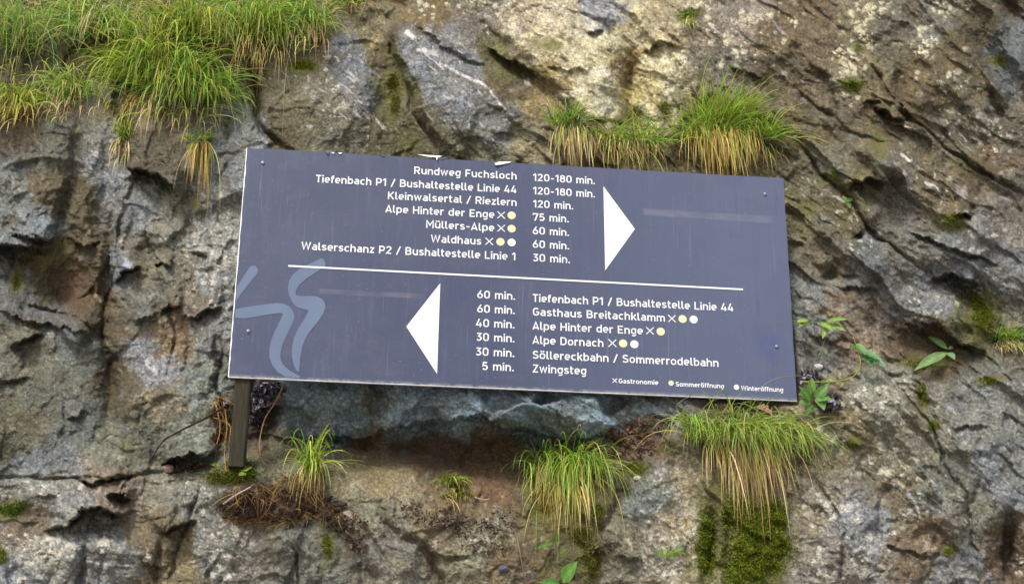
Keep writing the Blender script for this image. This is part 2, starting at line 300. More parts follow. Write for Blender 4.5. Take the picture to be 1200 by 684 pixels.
# ------------------------------------------------------------------ mineral colours of the rock, with sunlight and skylight painted into parts
CPTS = """20 230 105 108 105;70 170 95 95 85;110 150 135 130 120;130 210 125 130 140;60 225 100 88 65;90 230 85 75 50;40 255 110 120 130;185 180 90 82 65;250 170 120 122 125;160 240 125 128 130
200 270 130 125 110;250 280 150 150 145;170 300 115 108 90;140 310 120 125 130;90 340 98 72 42;60 320 70 62 32;110 300 100 85 60;20 350 90 92 90;60 380 100 102 100;30 400 110 105 90;90 410 105 108 100;125 380 85 72 50
170 350 105 102 92;225 340 125 115 100;250 330 130 135 135;200 400 135 112 85;245 400 130 130 130;180 425 140 140 150;230 450 120 125 120;130 450 82 72 48;200 470 130 118 98;60 460 100 100 88;100 480 100 102 98
50 540 110 118 130;30 510 90 88 70;150 520 105 105 90;230 500 125 130 118;130 570 130 115 100;50 570 130 128 120;80 590 140 138 132;40 610 115 100 85;50 640 150 145 135;120 650 130 130 130;200 570 130 125 110
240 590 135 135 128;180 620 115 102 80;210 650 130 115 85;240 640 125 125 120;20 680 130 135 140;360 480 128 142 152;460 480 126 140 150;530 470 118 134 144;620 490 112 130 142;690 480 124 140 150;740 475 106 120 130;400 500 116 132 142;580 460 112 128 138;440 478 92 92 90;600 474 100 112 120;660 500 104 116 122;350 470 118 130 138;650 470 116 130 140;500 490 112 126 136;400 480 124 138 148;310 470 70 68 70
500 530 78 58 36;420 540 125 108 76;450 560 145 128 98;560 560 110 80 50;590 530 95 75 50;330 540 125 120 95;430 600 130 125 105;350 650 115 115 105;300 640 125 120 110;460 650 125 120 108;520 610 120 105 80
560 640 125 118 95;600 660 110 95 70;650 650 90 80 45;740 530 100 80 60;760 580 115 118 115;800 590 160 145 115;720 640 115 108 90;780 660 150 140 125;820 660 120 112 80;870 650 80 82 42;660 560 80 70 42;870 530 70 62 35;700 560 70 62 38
960 520 130 118 95;1030 470 140 138 125;1000 490 120 108 80;1080 500 125 120 105;1150 480 125 125 120;960 590 135 125 110;1010 620 125 128 135;1060 590 110 100 80;1080 640 110 92 72;1100 570 115 115 105;1150 600 110 108 95
1170 560 120 125 130;1180 650 95 75 55;1120 670 115 118 125;980 670 135 128 120;940 340 120 128 125;960 300 110 100 80;1020 310 105 108 108;980 370 135 118 98;1000 390 140 122 105;960 390 120 120 118;1060 300 110 108 98
1080 350 118 120 125;1120 300 112 115 120;1180 330 115 115 118;1090 395 90 72 45;1150 370 85 85 45;1180 380 110 105 90;930 240 100 92 62;960 200 110 105 85;1000 230 100 90 60;1050 240 118 112 100;1100 220 112 98 72
1160 190 100 82 55;1180 240 120 112 100;940 150 90 78 48;900 50 105 88 62;870 30 125 112 100;950 30 110 92 65;850 80 105 98 85;960 110 105 92 72;1010 80 122 108 76;1030 40 108 98 78;1000 20 118 108 84;1060 20 116 108 90
1070 100 95 80 50;1110 60 100 85 55;1130 100 105 95 70;1150 30 95 85 60;1180 60 95 108 118;1100 30 120 115 105;1130 150 105 98 80;1180 150 100 92 75;920 100 98 84 58;820 40 120 108 90;700 100 218 204 170;670 70 198 182 146
720 60 190 178 140;755 110 200 185 135;740 80 150 128 88;780 70 190 175 140;700 10 145 145 160;650 20 180 165 140;630 50 190 175 140;600 40 165 150 130;640 75 140 120 70;600 85 85 72 38;640 100 130 110 70;560 20 120 110 100
575 60 95 90 55;750 30 185 170 135;790 30 160 145 115;800 100 120 110 80;500 15 110 90 55;560 70 120 120 125;500 60 115 120 132;530 110 125 128 138;580 150 115 115 112;480 140 92 84 56;450 60 85 75 45;460 110 85 82 40
470 160 82 76 42;410 70 105 108 118;430 30 120 108 80;420 110 108 110 112;380 110 110 105 90;400 150 105 102 85;340 130 100 92 70;300 170 125 128 132;330 160 90 80 50;360 60 85 75 45;620 170 120 110 85;560 180 110 105 80
50 80 80 74 44;150 60 80 74 44;250 60 84 78 44;330 40 82 74 42;200 130 140 125 110;20 130 95 80 60;840 170 90 80 50;720 180 100 90 60;600 500 80 85 85;400 300 100 100 95;700 300 100 100 95"""
cp = np.array([[float(v) for v in t.split()] for t in CPTS.replace('\n', ';').split(';')])  # cream of the upper middle: warm sunlight painted into the rock
CX = (X+34*fbm(X, Y, 46, 6, 50, .72)).astype(np.float32); CY = (Y+34*fbm(X, Y, 46, 6, 55, .72)).astype(np.float32)
CXc = np.clip(CX, -10, 1210); CYc = np.clip(CY, -5, 690)
num = np.zeros(X.shape+(3,), np.float32); den = np.full(X.shape, 1e-30, np.float32)
for r_ in cp:
    d2 = (CXc-r_[0])**2+(CYc-r_[1])**2
    wt = 1/(d2+90.)**4.5; c8 = r_[2:5]; g8 = c8.mean(); c8 = g8+(c8-g8)*(.45 if c8[2] > c8[0] and r_[1] < 440 or c8[2] > c8[0] and not 300 < r_[0] < 720 else 1.); cl = lin(c8*np.array([1, 1., .985]))  # blues toned down, but skylight blue stays painted in under the sign
    den += wt; num += wt[..., None]*cl.astype(np.float32)
C = num/den[..., None]; C = C*np.array([.945, 1.0, 1.0], np.float32)

def mixc(C, m, col, k=1.):
    m = np.clip(m*k, 0, 1)[..., None]; return C*(1-m)+lin(col).astype(np.float32)*m
def blob(cx, cy, rx, ry, ang=0, x=None, y=None):
    c, s = math.cos(R(ang)), math.sin(R(ang)); dx = (WX if x is None else x)-cx; dy = (WY if y is None else y)-cy
    return np.exp(-((dx*c+dy*s)/rx)**2-((-dx*s+dy*c)/ry)**2)
# tonal mottling at several sizes
f1 = fbm(WX, WY, 45, 5, 70, .6); f2 = fbm(X, Y, 16, 4, 76, .65); f3 = fbm(UX/3.0, UY, 12, 4, 80, .6); f4 = fbm(X, Y, 4.5, 2, 84, .8)
grain = fbm(X, Y, 2.6, 2, 150, .8)
C *= np.exp(.40*f1+.62*f2+.45*f3*(.3+.7*mR)+.75*f4+.55*grain+.22*cell+.25*cell2+.42*fbm(UX/5, UY, 4.2, 3, 86, .7)*(.3+.7*mR))[..., None]
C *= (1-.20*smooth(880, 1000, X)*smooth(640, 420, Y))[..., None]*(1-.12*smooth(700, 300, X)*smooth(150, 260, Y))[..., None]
# cool and rusty drifts
g1 = fbm(WX, WY, 30, 5, 90, .6); g2 = fbm(WX, WY, 22, 4, 95, .6)
C = C*(1+np.array([.06, .01, -.10], np.float32)*np.clip(g1*2.2, -1, 1)[..., None])
C = mixc(C, smooth(.18, .45, g2), (88, 84, 60), .30)
C = mixc(C, smooth(.22, .5, -g2), (128, 130, 130), .35)
# dark seams
seam = 1-np.abs(fbm(UX/2.2, UY, 38, 4, 110, .6))*9; C = mixc(C, np.clip(seam, 0, 1)*smooth(-.1, .3, g1), (48, 40, 28), .6)
# white calcite streaks and flecks, some painting lit ridge crests
st = np.zeros_like(X)
for cx, cy, rx, ry, a in [(530, 90, 85, 30, 40), (500, 60, 50, 22, 35), (420, 135, 70, 35, 25), (1090, 215, 70, 22, 35), (1150, 150, 60, 25, 0), (250, 280, 35, 40, 0), (120, 190, 25, 40, 0), (560, 150, 60, 20, 25), (880, 60, 60, 40, 20), (390, 80, 50, 30, 0), (1120, 330, 70, 30, 30), (1090, 590, 80, 40, 40), (980, 230, 50, 30, 30)]:
    st = np.maximum(st, blob(cx, cy, rx, ry, a))
vein = fbm(UX/4.0, UY, 9, 3, 120, .6); C = mixc(C, smooth(.30, .42, vein)*st, (205, 202, 198), .85)
fl = fbm(X, Y, 7, 2, 130, .5); C = mixc(C, smooth(.40, .50, fl)*np.clip(st+.04, 0, 1), (205, 200, 188), .75)
def streak(pts, wd, col, k=.9):
    global C
    sl_ = box(pts, wd*5+12); d, s, t = poly_dist(pts, X[sl_]+3*f2[sl_]*3, Y[sl_]+8*f2[sl_])
    m = smooth(1., .35, d/wd+.5*f4[sl_])*smooth(0, .1, t)*smooth(0, .1, 1-t)*smooth(-.45, .1, f2[sl_]+.6*f4[sl_])
    C[sl_] = mixc(C[sl_], m, col, k)
for pts, wd, col in [([(514, 72), (530, 82), (545, 90), (565, 98), (572, 104)], 2.4, (228, 226, 222)), ([(573, 104), (583, 118), (592, 128)], 1.8, (215, 212, 208)), ([(474, 36), (482, 42), (486, 46)], 4, (225, 222, 215)),
                     ([(488, 60), (505, 62), (515, 66)], 3, (210, 208, 205)), ([(520, 115), (545, 118), (562, 128)], 2.4, (190, 188, 186)), ([(386, 132), (398, 125), (412, 126)], 3.4, (205, 198, 180)), ([(388, 107), (398, 99)], 3.4, (200, 195, 185)),
                     ([(425, 128), (440, 140), (455, 154)], 2.6, (190, 186, 175)), ([(362, 152), (366, 147)], 3, (200, 195, 185)), ([(1052, 177), (1070, 192), (1080, 200)], 2.4, (225, 215, 200)), ([(1014, 180), (1030, 198), (1042, 214)], 2.4, (205, 198, 188)),  # pale lines on the right-hand ridges are painted lit crests
                     ([(1060, 150), (1075, 153), (1088, 159)], 2.6, (190, 182, 168)), ([(1142, 137), (1158, 137)], 4, (185, 178, 165)), ([(1096, 212), (1115, 226)], 2.6, (200, 192, 175)), ([(1170, 228), (1188, 236)], 3, (190, 186, 178)),
                     ([(126, 398), (130, 410)], 3.6, (205, 198, 175)), ([(114, 345), (118, 352)], 4, (185, 178, 150)), ([(140, 276), (143, 285)], 3.5, (200, 195, 170)), ([(170, 424), (180, 432), (184, 440)], 5, (190, 188, 190)), ([(145, 307), (156, 314)], 6.5, (165, 172, 190)),
                     ([(1112, 478), (1122, 484)], 3, (180, 182, 185)), ([(150, 520), (146, 535), (140, 540)], 4, (185, 170, 155)), ([(230, 608), (242, 622)], 2.2, (205, 190, 170)), ([(1052, 565), (1062, 572)], 3.4, (185, 175, 155)), ([(118, 201), (125, 206)], 4, (205, 202, 196)),
                     ([(1085, 590), (1110, 605), (1122, 618)], 2.4, (170, 172, 176)), ([(1065, 575), (1076, 595), (1080, 612)], 2.4, (165, 170, 180)), ([(1180, 580), (1186, 592)], 3, (170, 175, 182)), ([(1170, 632), (1176, 640)], 6, (160, 162, 175)),
                     ([(735, 630), (742, 645)], 3, (190, 175, 150)), ([(810, 200), (820, 195)], 3, (180, 175, 160))]:
    streak(pts, wd, col)
# crusts of pale lichen: clustered rosettes
lich = np.zeros_like(X)
for cx, cy, rx, ry, d in [(994, 78, 15, 30, 1.2), (1012, 34, 12, 20, 1.), (1020, 12, 20, 12, .7), (1082, 46, 11, 16, .9), (1110, 8, 18, 10, .9), (640, 50, 40, 26, .7), (600, 30, 30, 18, .6), (780, 80, 30, 40, .5), (820, 8, 20, 8, .9), (893, 18, 16, 7, .9), (852, 66, 8, 20, .5), (926, 26, 6, 6, .9),
                          (570, 5, 40, 10, .8), (497, 8, 12, 10, .7), (690, 120, 40, 24, .5), (760, 130, 30, 16, .6), (50, 640, 60, 16, .85), (115, 636, 22, 12, .9), (265, 672, 16, 10, 1.), (90, 660, 80, 20, .4), (260, 640, 40, 30, .45), (800, 600, 34, 40, .75), (780, 665, 30, 20, .7), (806, 632, 12, 12, .9),
                          (60, 575, 70, 12, .35), (240, 570, 30, 20, .5), (1030, 470, 40, 24, .45), (1095, 355, 40, 24, .3), (1070, 372, 20, 10, .6), (1120, 265, 18, 12, .4), (1010, 290, 16, 12, .5), (1010, 630, 40, 30, .45), (975, 590, 30, 30, .5), (1040, 545, 30, 20, .4), (965, 510, 30, 14, .45), (990, 660, 60, 20, .4),
                          (250, 290, 30, 60, .5), (400, 560, 20, 20, .3), (565, 630, 60, 40, .15), (1140, 300, 60, 60, .15), (700, 60, 90, 60, .25), (1190, 656, 12, 10, .8), (850, 40, 60, 40, .25), (1110, 95, 40, 20, .22), (1150, 170, 50, 40, .15)]:
    lich = np.maximum(lich, d*blob(cx, cy, rx, ry))
ro = np.random.default_rng(5).random((64, 64, 3))
def spots(sc, seed, size, off):
    r = np.random.default_rng(seed); P = r.random((64, 64, 3)).astype(np.float32); xx = X+2.2*f4*2; yy = Y+2.0*f2*3
    gx = np.floor(xx/sc).astype(np.int32); gy = np.floor(yy/sc).astype(np.int32); m = np.zeros_like(X)
    for i in (-1, 0, 1):
        for j in (-1, 0, 1):
            q = P[(gx+i) & 63, (gy+j) & 63]
            d = np.hypot(xx/sc-(gx+i+.2+.6*q[..., 0]), yy/sc-(gy+j+.2+.6*q[..., 1]))
            on = smooth(q[..., 2]-.12, q[..., 2]+.12, lich-off)
            rad = size*(.30+.95*q[..., 0])
            m = np.maximum(m, on*smooth(rad, rad*.6, d))
    return m
lm = np.maximum(spots(9, 1, .46, .02), np.maximum(spots(5, 2, .5, .05), spots(16, 3, .34, .22)))
lm = np.clip(lm*(.75+.5*f4+.3*f2), 0, 1)
warmth = smooth(200, 0, Y)
lc = (lin((214, 210, 196))*(1-warmth[..., None])+lin((226, 220, 184))*warmth[..., None]).astype(np.float32)
C = C*(1-lm[..., None]*.88)+lc*lm[..., None]*.88
H += (.0016*lm).astype(np.float32)
# algae and moss films, soil stains mixed with painted shade
ms = np.zeros_like(X)
MOSS = [(462, 62, 10, 12, .6), (461, 96, 12, 18, .8), (462, 120, 10, 30, .7), (640, 55, 26, 10, .5), (590, 60, 20, 26, .5), (580, 40, 10, 20, .4), (745, 135, 16, 12, .9), (778, 128, 10, 14, .7), (810, 18, 14, 8, 1.), (1005, 57, 7, 6, .9), (998, 100, 14, 9, 1.), (1170, 72, 12, 6, .9),
        (353, 77, 16, 6, 1.), (1028, 170, 12, 22, .6), (975, 210, 12, 10, .7), (945, 240, 12, 12, .6), (1115, 260, 20, 12, .7), (1153, 375, 18, 22, 1.), (1085, 425, 30, 10, .7), (1082, 465, 6, 18, .8), (1092, 498, 10, 6, 1.), (1158, 447, 18, 8, .7), (1000, 520, 9, 9, .8), (1110, 645, 9, 8, .9),
        (10, 598, 18, 10, .9), (22, 590, 14, 7, .8), (2, 650, 6, 12, .9), (22, 330, 10, 16, .6), (128, 460, 9, 26, .5), (145, 520, 10, 20, .4), (262, 560, 26, 12, .9), (285, 548, 12, 14, .8), (828, 645, 9, 40, 1.), (885, 630, 34, 60, 1.1), (690, 650, 14, 30, .9), (650, 590, 50, 40, .6),
        (385, 640, 10, 26, .6), (450, 560, 30, 20, .3), (600, 85, 40, 10, .5), (720, 110, 20, 10, .3), (860, 590, 50, 30, .8), (700, 560, 20, 40, .5), (1130, 190, 26, 16, .4), (60, 300, 30, 20, .4), (230, 240, 10, 20, .5), (300, 120, 10, 30, .5), (480, 170, 14, 20, .5), (745, 550, 20, 12, .6), (780, 525, 20, 10, .5)]
for cx, cy, rx, ry, d in MOSS: ms = np.maximum(ms, d*blob(cx, cy, rx*1.15, ry*1.15))
mm = smooth(.30, .62, ms+.28*f2+.2*f4)
mc = lin((92, 100, 24))*np.exp(.5*f4+.3*f2)[..., None]
C = C*(1-mm[..., None]*.85)+(mc*mm[..., None]*.85).astype(np.float32)
C = mixc(C, smooth(.12, .4, ms+.2*f1), (88, 82, 40), .5)
so_ = np.zeros_like(X)  # soil in places, elsewhere shade painted under ledges and in hollows
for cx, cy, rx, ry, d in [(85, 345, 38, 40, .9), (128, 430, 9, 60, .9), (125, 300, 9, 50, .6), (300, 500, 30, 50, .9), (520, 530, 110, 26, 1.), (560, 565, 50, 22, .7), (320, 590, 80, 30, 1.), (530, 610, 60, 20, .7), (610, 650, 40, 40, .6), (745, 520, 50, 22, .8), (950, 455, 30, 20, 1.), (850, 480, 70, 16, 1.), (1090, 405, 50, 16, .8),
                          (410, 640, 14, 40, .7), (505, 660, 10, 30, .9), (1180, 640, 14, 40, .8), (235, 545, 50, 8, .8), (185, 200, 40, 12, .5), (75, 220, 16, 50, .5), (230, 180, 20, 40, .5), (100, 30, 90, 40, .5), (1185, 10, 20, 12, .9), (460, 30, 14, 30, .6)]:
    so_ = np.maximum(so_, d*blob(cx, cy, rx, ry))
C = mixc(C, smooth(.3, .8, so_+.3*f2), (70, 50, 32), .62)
C = C*.86+.14*lin((112, 106, 94)).astype(np.float32); C = np.clip(C, .012, .72).astype(np.float32)

# ------------------------------------------------------------------ rock material
def rock_material():
    m, nt, b = mat_new('weathered_limestone'); L = nt.links.new
    at = N(nt, 'ShaderNodeAttribute'); at.attribute_name = 'tint'
    tc = N(nt, 'ShaderNodeTexCoord')
    n1 = N(nt, 'ShaderNodeTexNoise'); n1.inputs['Scale'].default_value = 150; n1.inputs['Detail'].default_value = 6; n1.inputs['Roughness'].default_value = .7
    n2 = N(nt, 'ShaderNodeTexNoise'); n2.inputs['Scale'].default_value = 55; n2.inputs['Detail'].default_value = 8; n2.inputs['Roughness'].default_value = .65
    vo = N(nt, 'ShaderNodeTexVoronoi'); vo.inputs['Scale'].default_value = 120
    for n in (n1, n2, vo): L(tc.outputs['Object'], n.inputs['Vector'])
    r1 = N(nt, 'ShaderNodeMapRange'); r1.inputs[1].default_value = .25; r1.inputs[2].default_value = .75; r1.inputs[3].default_value = .42; r1.inputs[4].default_value = 1.55
    L(n1.outputs['Fac'], r1.inputs[0])
    sc = N(nt, 'ShaderNodeVectorMath', operation='SCALE'); L(at.outputs['Color'], sc.inputs[0]); L(r1.outputs[0], sc.inputs['Scale'])
    L(sc.outputs[0], b.inputs['Base Color'])
    ad = N(nt, 'ShaderNodeMath', operation='MULTIPLY_ADD'); L(n1.outputs['Fac'], ad.inputs[0]); ad.inputs[1].default_value = .35; L(n2.outputs['Fac'], ad.inputs[2])
    ad2 = N(nt, 'ShaderNodeMath', operation='MULTIPLY_ADD'); L(vo.outputs['Distance'], ad2.inputs[0]); ad2.inputs[1].default_value = .12; L(ad.outputs[0], ad2.inputs[2])
    bp = N(nt, 'ShaderNodeBump'); bp.inputs['Strength'].default_value = .85; bp.inputs['Distance'].default_value = .016
    L(ad2.outputs[0], bp.inputs['Height']); L(bp.outputs[0], b.inputs['Normal'])
    rr = N(nt, 'ShaderNodeMapRange'); rr.inputs[3].default_value = .55; rr.inputs[4].default_value = .95; L(n2.outputs['Fac'], rr.inputs[0]); L(rr.outputs[0], b.inputs['Roughness'])
    b.inputs['Specular IOR Level'].default_value = .35
    return m
vx, vy, vz = on_rock(X, Y, H)
V = np.stack([vx, vy, vz], -1).reshape(-1, 3)
ny, nx = X.shape; ii = np.arange((ny-1)*(nx-1)); q0 = (ii//(nx-1))*nx+ii % (nx-1)
FQ = np.stack([q0, q0+nx, q0+nx+1, q0+1], 1)
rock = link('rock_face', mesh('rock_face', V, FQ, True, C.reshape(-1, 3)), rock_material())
tag(rock, 'weathered grey and brown limestone cliff with ledges, cracks and lichen behind the sign', kind='structure')

# ground: a gravel path along the foot of the cliff, running off to the horizon
def ground():
    n = 90; g = np.sign(np.linspace(-1, 1, n))*np.abs(np.linspace(-1, 1, n))**3*200; gx, gy = np.meshgrid(g, g)
    z = .03*fbm(gx, gy, 1.1, 4, 7)*(np.abs(gx) < 15)
    V = np.stack([gx, gy, z], -1).reshape(-1, 3); ii = np.arange((n-1)**2); q = (ii//(n-1))*n+ii % (n-1)
    m = simple('path_gravel', (.36, .34, .30), .95, 0, .3, 25, .6)
    return tag(link('path', mesh('path', V, np.stack([q, q+1, q+n+1, q+n], 1)), m), 'grey gravel path along the foot of the cliff', kind='structure')
ground()
# ------------------------------------------------------------------ the sign
sign = empty('trail_sign', Vector(ST), 'dark blue hiking direction sign with white text and two arrows fixed to the rock', 'sign')
sign.rotation_euler = Matrix([list(r) for r in SR]).to_euler()

def grid_mesh(poly_list, z0, name):
    """filled flat shapes given as outlines in the sign's own plane, as thin solid film"""
    bm = bmesh.new()
    for pl in poly_list:
        vs = [bm.verts.new((p[0], p[1], z0)) for p in pl]
        bm.faces.new(vs)
    bmesh.ops.triangulate(bm, faces=bm.faces[:])
    bmesh.ops.recalc_face_normals(bm, faces=bm.faces[:])
    for f in bm.faces:
        if f.normal.z < 0: f.normal_flip()
    me = bpy.data.meshes.new(name); bm.to_mesh(me); bm.free(); return me

def panel_mesh():
    bm = bmesh.new(); w2, h2, t = SW/2, SH/2, .005
    nx_, ny_ = 60, 26; rows = []
    r = random.Random(3)
    for j in range(ny_+1):
        row = []
        for i in range(nx_+1):
            x = -w2+SW*i/nx_; y = -h2+SH*j/ny_
            if j == ny_ and 0 < i < nx_: y += r.uniform(-.0012, .0006)
            if i == nx_ and 0 < j < ny_: x += r.uniform(-.0008, .0006)
            row.append(bm.verts.new((x, y, 0)))
        rows.append(row)
    for j in range(ny_):
        for i in range(nx_): bm.faces.new((rows[j][i], rows[j][i+1], rows[j+1][i+1], rows[j+1][i]))
    rim = [rows[0][i] for i in range(nx_+1)]+[rows[j][nx_] for j in range(1, ny_+1)]+[rows[ny_][i] for i in range(nx_-1, -1, -1)]+[rows[j][0] for j in range(ny_-1, 0, -1)]
    back = [bm.verts.new((v.co.x*1.0008, v.co.y*1.001, -t)) for v in rim]
    n = len(rim)
    for k in range(n):
        f = bm.faces.new((rim[k], back[k], back[(k+1) % n], rim[(k+1) % n])); f.material_index = 1
    f = bm.faces.new(back[::-1]); f.material_index = 1
    me = bpy.data.meshes.new('panel'); bm.to_mesh(me); bm.free(); return me

def panel_material():
    m, nt, b = mat_new('faded_blue_film'); L = nt.links.new
    tc = N(nt, 'ShaderNodeTexCoord'); sp = N(nt, 'ShaderNodeSeparateXYZ'); L(tc.outputs['Object'], sp.inputs[0])
    base = N(nt, 'ShaderNodeRGB'); base.outputs[0].default_value = (*lin((50, 59, 86)), 1); cur = base.outputs[0]
    def mix(fac, col, amt=1.):
        nonlocal cur
        mx = N(nt, 'ShaderNodeMix', data_type='RGBA'); mu = N(nt, 'ShaderNodeMath', operation='MULTIPLY'); mu.inputs[1].default_value = amt; mu.use_clamp = True
        L(fac, mu.inputs[0]); L(mu.outputs[0], mx.inputs['Factor']); L(cur, mx.inputs[6]); mx.inputs[7].default_value = (*lin(col), 1); cur = mx.outputs[2]
    def ms_(v, a, b_, c=0., d=1.):
        r = N(nt, 'ShaderNodeMapRange'); r.interpolation_type = 'SMOOTHSTEP'; L(v, r.inputs[0]); r.inputs[1].default_value = a; r.inputs[2].default_value = b_; r.inputs[3].default_value = c; r.inputs[4].default_value = d; return r.outputs[0]
    def mul(a, b_):
        r = N(nt, 'ShaderNodeMath', operation='MULTIPLY'); L(a, r.inputs[0]); L(b_, r.inputs[1]); return r.outputs[0]
    def noise(scale, det=4, stretch=(1, 1, 1), rough=.6):
        mp = N(nt, 'ShaderNodeMapping'); mp.inputs['Scale'].default_value = stretch; L(tc.outputs['Object'], mp.inputs[0])
        n = N(nt, 'ShaderNodeTexNoise'); n.inputs['Scale'].default_value = scale; n.inputs['Detail'].default_value = det; n.inputs['Roughness'].default_value = rough; L(mp.outputs[0], n.inputs['Vector']); return n.outputs['Fac']
    # painted sheen: the film's colour grows paler to the right of the panel
    mix(ms_(sp.outputs[0], -.2, .75), (90, 98, 122), .6)
    mix(ms_(noise(4, 5), .35, .75), (68, 76, 100), .5)
    run = noise(14, 4, (3.2, .35, 1)); mix(ms_(run, .5, .8), (82, 87, 116), .4); mix(ms_(run, .45, .2), (50, 57, 84), .4)
    mix(ms_(noise(160, 2), .66, .74), (140, 142, 160), .35); mix(ms_(noise(7, 7, (1, 1.6, 1), .75), .52, .66), (72, 74, 92), .45); mix(ms_(noise(26, 6, (5, .12, 1), .7), .58, .72), (128, 130, 142), .35)
    mix(ms_(noise(110, 2, (1.2, .6, 1)), .70, .76), (60, 62, 92), .6)
    # ghost of stickers that were taken off
    def band(p0, p1, hh, col, amt, sc):
        a = sign_uv(*p0); c = sign_uv(*p1); k = (c[1]-a[1])/(c[0]-a[0])
        ly = N(nt, 'ShaderNodeMath', operation='MULTIPLY_ADD'); L(sp.outputs[0], ly.inputs[0]); ly.inputs[1].default_value = -k; L(sp.outputs[1], ly.inputs[2])
        y0 = a[1]-k*a[0]
        e = mul(mul(ms_(ly.outputs[0], y0-hh, y0-hh+.006), ms_(ly.outputs[0], y0+hh, y0+hh-.006)), mul(ms_(sp.outputs[0], a[0], a[0]+.01), ms_(sp.outputs[0], c[0], c[0]-.05)))
        mix(mul(e, ms_(noise(sc, 4, (.35, 1, 1)), .3, .62)), col, amt)
    band((752, 248), (915, 258), .013, (136, 138, 152), .26, 14)
    band((372, 341), (500, 347), .010, (136, 132, 138), .34, 9)
    # dark smudge at the lower right screw
    q = sign_uv(903, 406); vm = N(nt, 'ShaderNodeVectorMath', operation='DISTANCE'); L(tc.outputs['Object'], vm.inputs[0]); vm.inputs[1].default_value = (q[0], q[1], 0)
    mix(mul(ms_(vm.outputs['Value'], .058, .006), ms_(noise(30, 4), .25, .6)), (62, 72, 118), .85)
    # grime along the top edge
    mix(mul(ms_(sp.outputs[1], SH/2-.05, SH/2), ms_(noise(30, 5, (1, .3, 1)), .45, .7)), (74, 76, 96), .6)
    mix(mul(ms_(sp.outputs[1], -SH/2+.012, -SH/2), ms_(noise(60, 3), .3, .6)), (150, 148, 150), .7)
    L(cur, b.inputs['Base Color']); L(ms_(noise(9, 4), .2, .8, .38, .62), b.inputs['Roughness']); b.inputs['Specular IOR Level'].default_value = .45
    bp = N(nt, 'ShaderNodeBump'); bp.inputs['Strength'].default_value = .12; bp.inputs['Distance'].default_value = .002; L(noise(18, 4), bp.inputs['Height']); L(bp.outputs[0], b.inputs['Normal'])
    return m
M_edge = simple('worn_aluminium_edge', (.62, .61, .60), .5, .2, .18, 70)
M_white = simple('white_print', (.69, .70, .73), .5, 0, .06, 60)
M_yellow = simple('pale_yellow_print', tuple(lin((200, 200, 160))), .5, 0, .06, 60)
M_logo = simple('light_blue_print', tuple(lin((84, 100, 126))), .45, 0, .12, 9)
M_steel = simple('screw_steel', (.30, .31, .34), .5, .6, .1, 90)
M_tear = simple('torn_film_underside', (.85, .84, .82), .6, 0, .06, 60)
M_tarn = simple('torn_film_dark_chip', tuple(lin((60, 62, 90))), .6, 0, .1, 60)  # dark chips of film along the upper edge
panel = link('panel', panel_mesh(), panel_material(), sign); panel.data.materials.append(M_edge)

def bare_edge(u0, v0, u1, v1, w0, horizontal=False):
    rnd = random.Random(9); a = []; b = []; n = 40
    for k in range(n+1):
        f = k/n; ww = w0*rnd.uniform(.55, 1.25)
        a.append((u0+(u1-u0)*f, v0+(v1-v0)*f)); b.append((a[-1][0]+(0 if horizontal else ww), a[-1][1]+(ww if horizontal else 0)))
    return grid_mesh([[a[k], a[k+1], b[k+1], b[k]] for k in range(n)], .0009, 'bare_edge')
link('bare_edge', bare_edge(-SW/2, -SH/2, -SW/2, SH/2, .0026), M_tear, sign)['label'] = 'bare pale metal line where the film stops short of the left edge'
link('bare_edge', bare_edge(-SW/2, -SH/2, SW/2, -SH/2, .0018, True), M_edge, sign)['label'] = 'dull bare metal line along the bottom edge'
def ink(name, polys, m, label=None, z=.0006):
    o = link(name, grid_mesh([[sign_uv(*p) for p in pl] for pl in polys], z, name), m, sign)
    if label: o['label'] = label
    return o
ink('arrow', [[(707.1, 218.3), (744, 268.4), (709.1, 316.9)]], M_white, 'white triangular arrow pointing right')
ink('arrow', [[(515.9, 331.8), (476.1, 382.5), (512.2, 438.1)]], M_white, 'white triangular arrow pointing left')
u0, v0 = sign_uv(337.8, 311.6); u1, v1 = sign_uv(870.6, 339.2)
link('divider_line', grid_mesh([[(u0, v0-.0025), (u1, v1-.0025), (u1, v1+.0025), (u0, v0+.0025)]], .0012, 'divider_line'), M_white, sign)
L0 = lambda pts: [(260+x/4.025, 300+y/4.025) for x, y in pts]
# the pale emblem: three broad brush strokes, the first two cut by the panel's edge
ink('emblem_stroke', [L0([(68, 212), (70, 146), (100, 100), (128, 56), (140, 46), (156, 47), (167, 56), (171, 70), (165, 84), (130, 128), (92, 176)])], M_logo, 'short pale blue brush stroke at the left edge')
ink('emblem_stroke', [L0([(64, 250), (120, 240), (190, 230), (258, 221), (290, 224), (316, 236), (334, 256), (342, 282), (338, 305), (325, 335), (303, 378), (284, 424), (275, 465), (278, 492), (293, 516), (320, 540), (372, 568), (364, 574), (300, 570), (262, 545), (237, 512), (224, 475), (224, 440), (232, 400), (247, 360), (268, 318), (284, 286), (288, 272), (276, 268), (200, 279), (150, 288), (108, 294), (62, 291)])], M_logo, 'long pale blue brush stroke with a bend at the top', .0007)
ink('emblem_stroke', [L0([(466, 12), (478, 14), (489, 36), (488, 48), (440, 80), (395, 110), (362, 140), (347, 168), (349, 184), (372, 189), (420, 188), (452, 192), (474, 204), (486, 222), (488, 244), (479, 272), (455, 308), (424, 345), (398, 382), (380, 425), (370, 480), (367, 520), (362, 546), (350, 538), (338, 508), (330, 470), (331, 425), (343, 378), (364, 335), (390, 295), (408, 262), (406, 254), (382, 250), (355, 242), (335, 222), (318, 186), (311, 150), (318, 115), (336, 86), (370, 58), (420, 34)])], M_logo, 'pale blue brush stroke bent twice like a lightning bolt', .0008)

